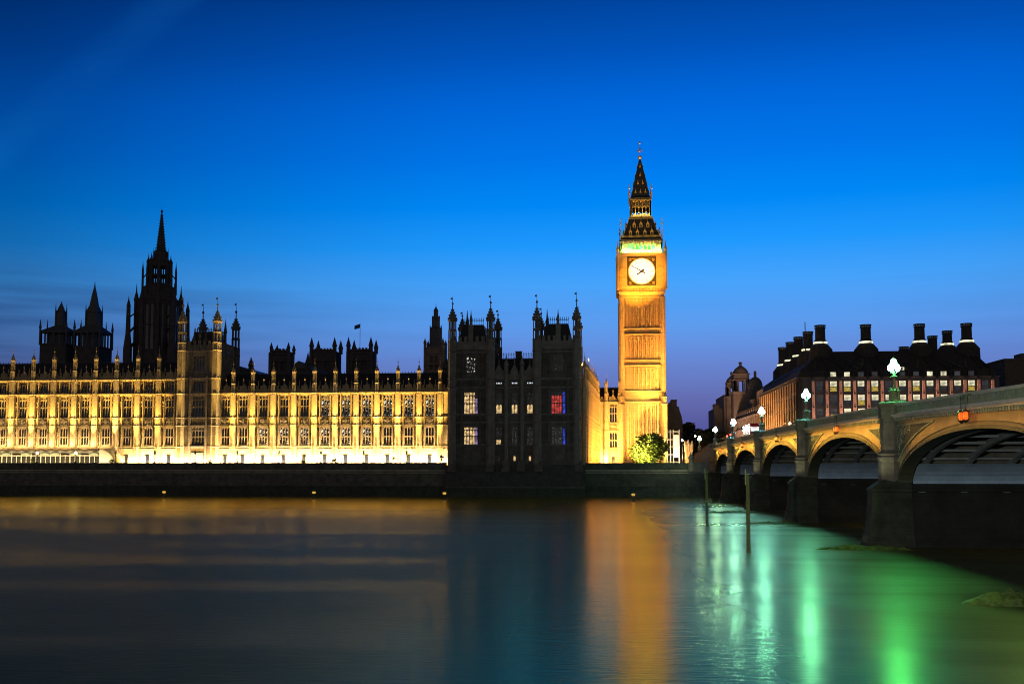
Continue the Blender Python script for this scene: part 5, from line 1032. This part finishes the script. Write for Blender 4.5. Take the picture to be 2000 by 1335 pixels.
Y = 300; xa, xb = xof(1338, 880, Y), xof(1352, 880, Y); r = thing('gate_lodge', 'tiny stone lodge with three pinnacles lit orange beyond the river stairs', 'lodge', ((xa+xb)/2, Y, 7.4)); k = MB(); zt0 = zof(868, Y, 1345)
k.wall(xa, xb, Y, Y+.4, 7.4, zt0, [((xa+xb)/2-.4, (xa+xb)/2+.4, 8, zt0-1.2)]); k.box(xa, xb, Y+.5, Y+3, 7.4, zt0); k.build('wall', STONE, r); k = MB()
for x in (xa, (xa+xb)/2, xb): k.rev(x, Y, [(.3, zt0-2), (.3, zt0), (.4, zt0+.1), (.05, zt0+1.3)], 6)
k.ext([(xa, zt0), ((xa+xb)/2, zt0+1.5), (xb, zt0)], Y+.5, Y+3); k.build('roof', STONE, r)
def streetlamp(label, px, py, Y, col, e, base=7.5, rad=.3):
    x = xof(px, py, Y); z = zof(py, Y, px); r = thing('street_lamp', label, 'street lamp', (x, Y, base), 'plain street lamps on the far bank'); k = MB(); k.rev(x, Y, [(.16, base), (.1, base+.6), (.06, z-.4), (.12, z-.32)], 8); k.build('post', IRON, r)
    k = MB(); k.rev(x, Y, [(.12, z-rad), (rad, z), (.12, z+rad)], 10); k.build('lamp', GLOBE('street glow %.2f %.2f' % (col[1], e), col, e), r)
streetlamp('white street lamp beside the lit scaffold sheet', 1332.5, 859.5, 300, (1, .8, .75), 30)
streetlamp('orange street lamp against the dark trees', 1358, 851, 330, (1, .6, .32), 30)
streetlamp('bright orange street lamp in front of the chimneyed office block', 1542.5, 827, 262, (1, .45, .12), 45, 10.5, .34)
# ------------------------------------------------------------------ dark gabled house right of the clock tower
Y = 365; xa, xb = xof(1304, 830, Y), xof(1331, 830, Y); z = lambda v: zof(v, Y, 1315); r = thing('gabled_house', 'dark stone house with stepped gable and chimney just right of the clock tower', 'house', ((xa+xb)/2, Y, 7.4))
k = MB(); xc_ = xof(1322, 800, Y); k.ext([(xa-3, 7.4), (xa-3, z(787)), (xof(1311, 790, Y), z(787)), (xof(1311, 790, Y), z(782)), (xc_, z(782)), (xc_, z(793)), (xof(1326, 800, Y), z(794)), (xof(1328, 800, Y), z(803)), (xof(1331, 800, Y), z(812)), (xof(1333, 800, Y), z(822)), (xof(1333, 800, Y), 7.4)], Y, Y+18); k.build('wall', BROWNST, r)
for q in range(3): window(r, xof(1326, 830, Y), Y-.03, z(835+q*14), 1.1, 1.8, 2, (), BROWNST, head=False)
k = MB(); k.box(xof(1311, 790, Y)-.1, xc_+.1, Y-.2, Y+3, z(782), z(780)); k.build('chimney', BROWNST, r)
# ------------------------------------------------------------------ domed offices down the street
Y = 420; r = thing('domed_offices', 'old stone offices with three domed turrets beyond the bridge end', 'office building', (xof(1440, 800, Y), Y, 7.4)); z = lambda v, yy=Y: zof(v, yy, 1445); X_ = lambda v, yy=Y: xof(v, 780, yy)
OFF = mat('portland stone in dusk', (.2, .155, .14), .9, .4, .6, .3, courses=(1.4, .5, .75))
k = MB(); k.box(X_(1398), X_(1421), Y+6, Y+30, 7.4, z(795)); k.rev(X_(1403), Y+8, [(1.6, z(800)), (1.6, z(790)), (1.9, z(789)), (1.2, z(786))], 8)
k.box(X_(1414), X_(1436), Y+.5, Y+30, 7.4, z(770)); k.box(X_(1434), X_(1462), Y-8, Y+30, 7.4, z(773, Y-8))
strings(k, X_(1414), X_(1436), Y+.5, [z(775), z(800), z(820)], .5, .6)
for i in range(6): x = X_(1417)+i*.85; k.box(x-.16, x+.16, Y+.2, Y+.5, z(835), z(778))
k.build('wall', OFF, r)
k = MB(MB().ox, 0, 0); ax_, ay_ = X_(1436, 412), 412.; bx2, by2 = xof(1486, 800, 352), 352.; L_ = sqrt((bx2-ax_)**2+(by2-ay_)**2)  # street front running forward
f = MB(ax_, ay_, atan2(by2-ay_, bx2-ax_)); zt0 = 27.5; ops = []
nb = 12
for i in range(nb):
    c = (i+.5)*L_/nb
    for j in range(4): ops.append((c-.7, c+.7, 9+j*4.5, 11.8+j*4.5))
f.wall(0, L_, 0, .5, 7.4, zt0, ops); f.box(0, L_, .9, 12, 7.4, zt0)
for i in range(nb+1): x = i*L_/nb; f.box(x-.25, x+.25, -.45, 0, 7.4, zt0-1)
for j in range(4): f.box(0, L_, -.6, 0, 12.6+j*4.5-.25, 12.6+j*4.5+.25)
for i in range(nb): c = (i+.5)*L_/nb; f.ext([(c-1.3, zt0), (c, zt0+1.6), (c+1.3, zt0)], -.4, .3)
f.box(L_-14, L_-1, 1, 11, zt0, zt0+7); f.box(L_-30, L_-24, 1, 9, zt0, zt0+5)
f.build('street_front', OFF, r)
def dome(cx, cy, w, zb, zs, zc, zd, tip, holes=True):
    k = MB(); R = w*sqrt(2); zm = zs+(zc-zs)*.62
    k.rev(cx, cy, [(R*1.1, zb), (R*1.1, zs-.6), (R*1.2, zs-.4), (R*1.2, zs)], 4)
    for s in (-1, 1):
        for q in (-1, -.45, .45, 1): k.box(cx+q*w*.9-.3, cx+q*w*.9+.3, cy+s*w*.9-.3, cy+s*w*.9+.3, zs, zm); k.box(cx+s*w*.9-.3, cx+s*w*.9+.3, cy+q*w*.9-.3, cy+q*w*.9+.3, zs, zm)
    k.rev(cx, cy, [(R, zm), (R*1.12, zm+.2), (R, zm+.6), (R*.98, zc-.4), (R*1.12, zc-.2), (R*1.1, zc)], 4)
    k.rev(cx, cy, [(w*1.05, zc), (w*.98, zc+.3*(zd-zc)), (w*.75, zc+.65*(zd-zc)), (w*.3, zd), (w*.16, zd+.3), (w*.2, zd+1.2), (w*.3, zd+1.4), (.05, tip)], 12); k.build('domed_turret', OFF, r)
z4 = lambda v: zof(v, 412, 1447)
dome(X_(1447, 412), 412, 3.1, 20, z4(765), z4(730), z4(715), z4(706)); dome(X_(1429), 420, 2.2, 20, z(774), z(747), z(735), z(725))
k = MB(); cx, cy = xof(1475, 750, 395), 395; zq = lambda v: zof(v, 395, 1475); k.rev(cx, cy, [(2.7, 20), (2.7, zq(758)), (2.9, zq(757)), (2.75, zq(750)), (2.3, zq(743)), (1.4, zq(738)), (.55, zq(736)), (.5, zq(729)), (.65, zq(728)), (.1, zq(723))], 14); k.build('round_dome', LEAD, r)
# ------------------------------------------------------------------ chimneyed office block
PX0, PX1, PY0, PY1 = 54.0, 108.5, 285.0, 352.0; ZE = 32.2; ZR = zof(686, 298, 1700)
ph = thing('chimneyed_office', 'dark bronze roofed office block with rows of tall round chimneys and lit windows', 'office building', (80, 300, 7.4))
PINKC = mat('pink sandstone column', (.5, .24, .18), .8, .2, 2, .2, courses=(2, .5, .85)); BRONZE = mat('dark bronze cladding', (.034, .026, .022), .8, .15, 1, .3); BRZ2 = mat('bronze panel', (.028, .023, .025), .5, .1, 1.5, .25)
PW = mat('office white light', (.6, .6, .5), .4, emit=(1, .93, .6), estr=.9, evar=.75); PYL = mat('office yellow blind', (.6, .5, .2), .5, emit=(1, .68, .1), estr=.6, evar=1.4); PD = mat('office dim glass', (.05, .05, .06), .25, emit=(.5, .5, .6), estr=.05, evar=.5)
bp_ = 3.78; cols = [xof(1588+27*i, 770, PY0) for i in range(14)]
k = MB(); rows = [zof(v, PY0, 1700) for v in (763.5, 790.5, 817, 844)]
ops = []
for i in range(len(cols)-1):
    c = (cols[i]+cols[i+1])/2
    for z in rows: ops.append((c-.95, c+.95, z, z+2.85))
k.wall(PX0+1.5, PX1, PY0, PY0+.5, 7.4, ZE, ops); k.box(PX0+1.5, PX1, PY0+.9, PY1, 7.4, ZE); k.build('wall', BRZ2, ph)
k = MB()
for x in cols: k.hexa([(x-.5, PY0-.5, 7.4), (x+.5, PY0-.5, 7.4), (x+.5, PY0-.004, 7.4), (x-.5, PY0-.004, 7.4), (x-.36, PY0-.4, ZE-.9), (x+.36, PY0-.4, ZE-.9), (x+.36, PY0-.004, ZE-.9), (x-.36, PY0-.004, ZE-.9)])
k.build('stone_columns', PINKC, ph)
k = MB()
for x in cols:
    k.box(x-.42, x+.42, PY0-.42, PY0-.01, ZE-.89, ZE-.3)
    for z in rows: k.ext([(x-.22+.0, z+3.05), (x+.22, z+3.05), (x+.22, z+3.45), (x-.22, z+3.45)], PY0-.56, PY0-.3)
k.build('bronze_pins', IRON, ph)
RW = random.Random(5)
for i in range(len(cols)-1):
    c = (cols[i]+cols[i+1])/2
    for j, z in enumerate(rows[:3]):
        up = PW if (RW.random() < .8 and i) else PD; lo = PYL if RW.random() < .48 and i else PD
        window(ph, c, PY0+.2, z, 1.9, 2.85, 1, (.46,), BRZ2, panes=[(0, 1, 0, .44, lo), (.0, 1, .5, 1, up), (.0, 1, .455, .49, PW)], head=False, arch=False)
# street side
f = MB(PX0, PY1, -pi/2); Ls = PY1-PY0-1.5; nb = 16; ops = []
for i in range(nb):
    c = (i+.5)*Ls/nb
    for z in rows: ops.append((c-1.2, c+1.2, z, z+2.85))
f.wall(0, Ls, 0, .5, 7.4, ZE, ops); f.box(0, Ls, .9, 1.4, 7.4, ZE); f.build('side_wall', BRONZE, ph)
f = MB(PX0, PY1, -pi/2)
for i in range(nb+1):
    for d in (-.5, .5): x = min(max(i*Ls/nb+d, .3), Ls-.1); f.box(x-.22, x+.22, -.16, -.004, 7.4, ZE-.8)
f.build('side_columns', mat('buff sandstone', (.5, .33, .2), .8, .2, 2), ph)
f = MB(PX0, PY1, -pi/2)
for z in rows:
    for i in range(nb):
        c = (i+.5)*Ls/nb; f.box(c-1.2, c+1.2, .25, .3, z, z+2.85); 
f.build('side_glazing', PD, ph)
f = MB(PX0, PY1, -pi/2)
for (i, j) in ((9, 1), (10, 1), (3, 0), (12, 2), (15, 2), (5, 2)): c = (i+.5)*Ls/nb; f.box(c-.9, c+.4, .2, .248, rows[j]+.1, rows[j]+2.5)
f.build('lit_side_window', PYL, ph)
f = MB(PX0, PY1, -pi/2)
for z in rows: f.box(0, Ls, -.12, -.005, z+3.0, z+3.3)
f.build('side_band', BRONZE, ph)
k = MB(); k.rev(PX0+1.7, PY0+1.7, [(1.75, 7.4), (1.75, ZE)], 12)
for i in range(7): a = pi+pi/2*i/6; k.tube((PX0+1.7+1.8*cos(a), PY0+1.7+1.8*sin(a), 7.4), (PX0+1.7+1.8*cos(a), PY0+1.7+1.8*sin(a), ZE-1), .12, 5)
k.build('rounded_corner', BRZ2, ph)
# roof
rx0, rx1, ry0, ry1 = PX0+9.5, PX1-4.5, PY0+12.5, PY1-12
k = MB(); zm = ZE+2.3
k.box(PX0-.25, PX1+.25, PY0-.25, PY1+.25, ZE, ZE+.25)
ringA = [(PX0+.5, PY0+.5), (PX1-.5, PY0+.5), (PX1-.5, PY1-.5), (PX0+.5, PY1-.5)]; ringB = [(PX0+1.3, PY0+1.3), (PX1-1.0, PY0+1.3), (PX1-1.3, PY1-1.3), (PX0+1.3, PY1-1.3)]; ringC = [(rx0, ry0), (rx1, ry0), (rx1, ry1), (rx0, ry1)]
k.hexa([(*p, ZE+.25) for p in ringA]+[(*p, zm) for p in ringB]); k.hexa([(*p, zm+.001) for p in ringB]+[(*p, ZR) for p in ringC]); RO = k
k = MB()
chx = [xof(q, 660, 297) for q in (1602, 1691, 1796, 1888)]
for i, x in enumerate(chx):                                          # ducts fan down the roof from every chimney
    for j in range(5):
        xb2 = x+(j-2)*4.2 if i else x+(j-1)*4.0; xb2 = min(max(xb2, PX0+2), PX1-2); k.tube((x+(j-2)*.5, PY0+12.2, ZR-.3), (xb2, PY0+1.2, zm+.1), .3, 4)
for x in cols: k.tube((x, PY0+1.1, zm), (x, PY0+.3, ZE+.25), .2, 4)
chy = [313, 328, 342, 357]
for y in chy:
    for j in range(4): k.tube((rx0+.2, y+(j-1.5)*.7, ZR-.3), (PX0+1.2, y+(j-1.5)*3.6, zm+.1), .26, 4)
RO.build('roof', BRONZE, ph, more=[(k, BRZ2)])
RING = mat('glowing chimney collar', (.7, .7, .5), .4, emit=(1, .95, .6), estr=1.4, evar=.9); TOPW = mat('pale louvre', (.4, .45, .5), .5)
def chimney(x, y, zb, zt0, rad, ring=True, cone=True):
    k = MB(); s = rad/1.45
    if cone: k.rev(x, y, [(3.5*s, zb-2.5), (3.4*s, zb+.6*s), (2.0*s, zb+2.3*s), (1.95*s, zb+2.4*s)], 8); z1 = zb+2.4*s
    else: k.rev(x, y, [(rad*1.4, zb-3), (rad*1.4, zb)], 12); z1 = zb
    k.rev(x, y, [(1.95*s, z1+.55*s), (1.5*s, z1+1.2*s), (rad, z1+1.3*s), (rad*.97, zt0-1.0), (rad*1.12, zt0-.95), (rad*1.12, zt0-.8)], 16); k.rev(x, y, [(rad*1.12, zt0-.2), (rad*1.15, zt0), (rad*.9, zt0+.05)], 16)
    for i in range(12): a = 2*pi*i/12; k.rev(x+rad*cos(a), y+rad*sin(a), [(.14, zt0-.8), (.14, zt0-.2)], 4)
    c = k.build('chimney', BRONZE, ph)
    if ring: k = MB(); k.rev(x, y, [(1.9*s, z1+.01), (2.0*s, z1+.54*s)], 16); k.build('lit_collar', RING, c)
    k = MB(); k.rev(x, y, [(rad*.85, zt0-.8), (rad*.85, zt0-.2)], 12); k.build('louvre', TOPW, c)
for x in chx: chimney(x, 297, ZR-.2, zof(634, 297, 1700), 1.45)
for i, y in enumerate(chy):
    chimney(chx[0]-.3, y, ZR-.6 if i else ZR-.4, zof((648, 658, 668, 678)[i], y, 1560), 1.45, True, True)
chimney(xof(1850, 660, 335), 335, zof(689, 335, 1850), zof(646, 335, 1850), 1.5); chimney(xof(1821, 660, 345), 345, zof(692, 345, 1821), zof(656, 345, 1821), 1.5, False, False); chimney(xof(1765, 680, 350), 350, zof(690, 350, 1765), zof(677, 350, 1765), 1.5, False, False)
# roof lights
for i in range(12):
    c = (cols[i]+cols[i+1])/2
    if i in (1, 2, 3, 4, 6, 7, 8, 9, 10, 11):
        m_ = PW if i in (1, 2, 8, 9) else PD; k = MB(); k.box(c-.9, c+.9, PY0+.2, PY0+1.2, ZE+.3, ZE+1.75); o = k.build('dormer', BRONZE, ph); k = MB(); k.box(c-.75, c+.75, PY0+.17, PY0+.198, ZE+.4, ZE+1.6); k.build('pane', m_, o)
        if i in (1, 3, 4, 6, 7, 9, 11): k = MB(); k.hexa([(c-.85, PY0+1.15, ZE+1.9), (c+.85, PY0+1.15, ZE+1.9), (c+.85, PY0+1.25, ZE+1.9), (c-.85, PY0+1.25, ZE+1.9), (c-1.0, PY0+1.55, ZE+(3.0 if i == 6 else 2.3)), (c+1.0, PY0+1.55, ZE+(3.0 if i == 6 else 2.3)), (c+1.0, PY0+1.65, ZE+(3.0 if i == 6 else 2.3)), (c-1.0, PY0+1.65, ZE+(3.0 if i == 6 else 2.3))]); k.build('roof_light', PW, ph)
fx = xof(1573.5, 660, 286); k = MB(); k.tube((fx, 286.5, ZE), (fx, 286.5, zof(628, 286, 1573)), .12, 5); k.build('flag_mast', IRON, ph)
# ------------------------------------------------------------------ flat dark block at the right edge
Y = 330; xa = xof(1963, 730, Y); zt0 = zof(703, Y, 1980); r = thing('flat_block', 'plain dark flat topped building at the right edge beyond the bridge', 'building', (xa+20, Y, 7.4)); k = MB()
k.box(xa, xa+45, Y, Y+25, 7.4, zt0); k.build('wall', mat('dark brick', (.09, .07, .06), .9, .3, 1, .3, courses=(.6, .3, .8)), r); k = MB(); k.box(xa-.3, xa+45.3, Y-.3, Y+25.3, zt0, zt0+.5); k.box(xa+6, xa+12, Y+2, Y+8, zt0+.5, zt0+2.4); k.build('roof', BROWNST, r)
# ------------------------------------------------------------------ shoals of rock at the pier feet
ROCK = mat('mossy wet rock', (.1, .15, .03), .55, .9, 2.5, .7)
def shoal(label, cx, cy, rx, ry, h, seed, m=13, n=64):
    R = random.Random(seed); k = MB(); rows_ = []
    ph_ = [R.uniform(0, 6.28) for _ in range(6)]; lump = [(R.uniform(-.9, .9)*rx, R.uniform(-.9, .9)*ry, R.uniform(.12, .4), R.uniform(.3, 1)) for _ in range(90)]
    for j in range(m):
        q = 1-j/(m-1); row = []
        for i in range(n):
            a = 2*pi*i/n; w = 1+.16*sin(2*a+ph_[0])+.1*sin(3*a+ph_[1])+.07*sin(7*a+ph_[2])+.04*sin(13*a+ph_[3]); x, y = rx*q*w*cos(a), ry*q*w*sin(a)
            b_ = sum(hh*max(0, 1-((x-lx)**2+(y-ly)**2)/(lr*lr)) for lx, ly, lr, hh in lump)
            row.append(k.P(cx+x, cy+y, -.25+(h*.75+.25)*(1-q**4)+b_*h*.4*(1-q**8)+R.uniform(-.05, .05)*h))
        rows_.append(row)
    for A, B in zip(rows_, rows_[1:]):
        for i in range(n): k.f.append((A[i], A[(i+1) % n], B[(i+1) % n], B[i]))
    tag(k.build('rock_shoal', ROCK), label, 'rock shoal', 'rock shoals round the bridge piers')
x, y, _ = at(1965, 1180, Z=0); shoal('mossy green rock mound in the river at the lower right', x+1.6, y+.4, 3.4, 1.5, .6, 1)
for px, py, rx, h, lab in ((1690, 1072, 4.5, .3, 'low wet shoal at the foot of the nearest bridge pier'), (1515, 1022, 4.6, .26, 'low wet shoal at the foot of the second bridge pier'), (1440, 1001, 4.5, .26, 'low wet shoal at the foot of the third bridge pier'), (1395, 985, 4, .26, 'narrow wet shoal at the foot of the far bridge pier')):
    x, y, _ = at(px, py, Z=0); shoal(lab, x, y, rx, 1.2, h, px)
# ------------------------------------------------------------------ the palace and tower floodlights
FL = 1.0; RL = random.Random(11); jit = lambda: RL.uniform(.72, 1.3)
xmq = -131.0                                                        # the marquee ends here; left of it the floods stand above its canopy
for x in xl[2:]:
    if x < xmq+1: spot('buttress_flood', (x+.4, 255.0, 13.0), (x, 257.2, 26), 75000*jit(), GOLD, 40, 1)
    else: spot('buttress_flood', (x+.4, 254.2, 7.7), (x, 257.0, 27.7), 175000*jit(), GOLD, 25, 1)
    spot('ledge_flood', (x+.3, 256.3, 18.7), (x, 257.35, 29), 14000*jit(), GOLD, 36, 1)
for x in xr:
    spot('buttress_flood', (x+.4, 254.2, 7.7), (x, 257.0, 27.7), 175000*jit(), GOLD, 25, 1)
    spot('ledge_flood', (x+.3, 256.3, 18.7), (x, 257.35, 29), 14000*jit(), GOLD, 36, 1)
strip('terrace_flood_strip', (-118, 254.2, 7.7), (-118, 257.9, 12), 28, .3, 6000*FL, GOLD)
strip('canopy_flood_strip', (-158, 255.6, 13.1), (-158, 257.9, 16), 52, .3, 8000*FL, (1, .72, .32))
strip('terrace_flood_strip', (-71.5, 254.2, 7.7), (-71.5, 257.9, 12), 64, .3, 15000*FL, GOLD)
strip('base_flood_strip', (-118, 256.0, 7.6), (-118, 257.9, 9.5), 28, .2, 15000*FL, PALE)
strip('base_flood_strip', (-71.5, 256.0, 7.6), (-71.5, 257.9, 9.5), 64, .2, 44000*FL, PALE)
strip('marquee_light_strip', (-158, 249.0, 8.0), (-158, 252, 10.2), 60, .2, 5000*FL, (1, .75, .38))
for x in (TX0, TX1): spot('turret_flood', (x+.4, 253, 7.7), (x, 256.3, 27), 60000*FL, GOLD, 9, .9); spot('turret_ledge_flood', (x+.2, 255.4, 18.8), (x, 256.6, 32), 18000*FL, GOLD, 13, .9); spot('turret_ledge_flood', (x+.2, 255.4, 31.2), (x, 256.8, 42), 2500*FL, GOLD, 13, .9)
# north range and tower
strip('range_flood_strip', (4.5, 280, 7.7), (-3.2, 280, 19), 50, .4, 60000*FL, AMBER)
spot('range_flood', (1.2, 303, 7.7), (1.5, 307.5, 16), 16000*FL, GOLD, 120, .9)
spot('tower_flood', (21.5, 298, 8.5), (12.6, 307, 38), 380000*FL, AMBER, 38, 1)
spot('tower_flood', (1, 299, 8.5), (9, 307, 26), 40000*FL, (1, .6, .18), 80, .9)
spot('tower_flood', (24, 297, 8.5), (12, 307, 20), 60000*FL, (1, .6, .18), 90, .9)
spot('tower_flood', (-7, 282, 8.5), (11.5, 307, 58), 1300000*FL, (1, .28, .02), 40, .9)
spot('tower_flood', (22, 284, 8.5), (12, 307, 58), 160000*FL, (1, .28, .02), 40, .9)
spot('dial_flood', (-6, 262, 33), (11, 306, 64.5), 950000*FL, (1, .42, .03), 17, .7)
spot('spire_flood', (2, 262, 33), (12, 310, 92), 120000*FL, (1, .7, .25), 26, .8)
strip('belfry_flood_strip', (CTX, CTY-HC-.2, zC+.6), (CTX, CTY-HB, zD), 13, .2, 16000*FL, (.36, 1, .16))
for x_, y_ in ((0, -HB+1.0), (-3.6, -HB+1.0), (3.6, -HB+1.0), (-HB+.9, -1), (HB-.9, -1)): bulb('belfry_lamp', (CTX+x_, CTY+y_, zC+2.4), 700*FL, (.02, 1, .06), .3)
strip('lantern_flood_strip', (CTX, CTY-HL-.7, zF+.5), (CTX, CTY-HL, zG-1), 6, .15, 900*FL, (1, .66, .15))
spot('tree_flood', (tx-7, 274, 7.7), (tx-2, 282, 12), 160000*FL, (1, .9, .2), 60, .8)
spot('scaffold_flood', (xof(1321, 870, 290), 288, 7.7), (xof(1321, 870, 296), 296, 13), 14000*FL, (1, .66, .35), 70, .8)
bulb('lodge_lamp', (xof(1341, 880, 298), 297, 9), 1800*FL, (1, .5, .15))
# bridge spandrels lit by added strips of light hovering clear of the cornice
for i, w in ((1, 240), (2, 900), (3, 1300), (4, 1450), (5, 1400)):
    Yc = (PIERS[i]+PIERS[i+1])/2; strip('added_spandrel_strip', (BX-2.6, Yc, zp_(Yc)-1.7), (BX, Yc, zp_(Yc)-3.0), (PIERS[i+1]-PIERS[i])*.8, .15, w*FL, (1, .5, .08), 84)
spot('stairs_light', (20, 244, 12.5), (16, 251, 6), 1300*FL, (.8, 1, .6), 90, .9)
# office block uplights and the street
strip('office_uplight', (81, 281.5, 8), (81, 285, 24), 54, .3, 36000*FL, (1, .7, .5))
strip('street_glow', (44, 318, 9.5), (54, 318, 20), 60, .4, 40000*FL, (1, .5, .16))
strip('offices_glow', (48, 385, 9.5), (60, 385, 24), 50, .4, 22000*FL, (1, .6, .35))
for Yp in PIERS[1:-1]: spot('pier_flood', (BX-3.3, Yp-1.6, 6.2), (BX-1, Yp-.3, 9.6), 170*FL, (.95, 1, .6), 110, 1)
bulb('bridge_lamp_light', (BX+.1, PIERS[1], zp_(PIERS[1])+3.6), 9000*FL, (.6, 1, .25), .4)      # the next lamp along the bridge, just out of the frame
spot('near_bank_fill', (-14, -10, 10), (30, 95, 7), 50000*FL, (.9, 1, .88), 70, 1, .4)      # added spot standing in for unseen lamps of the near embankment
bulb('range_lamp', (.4, 305.6, 9.3), 1500*FL, PALE, .15)
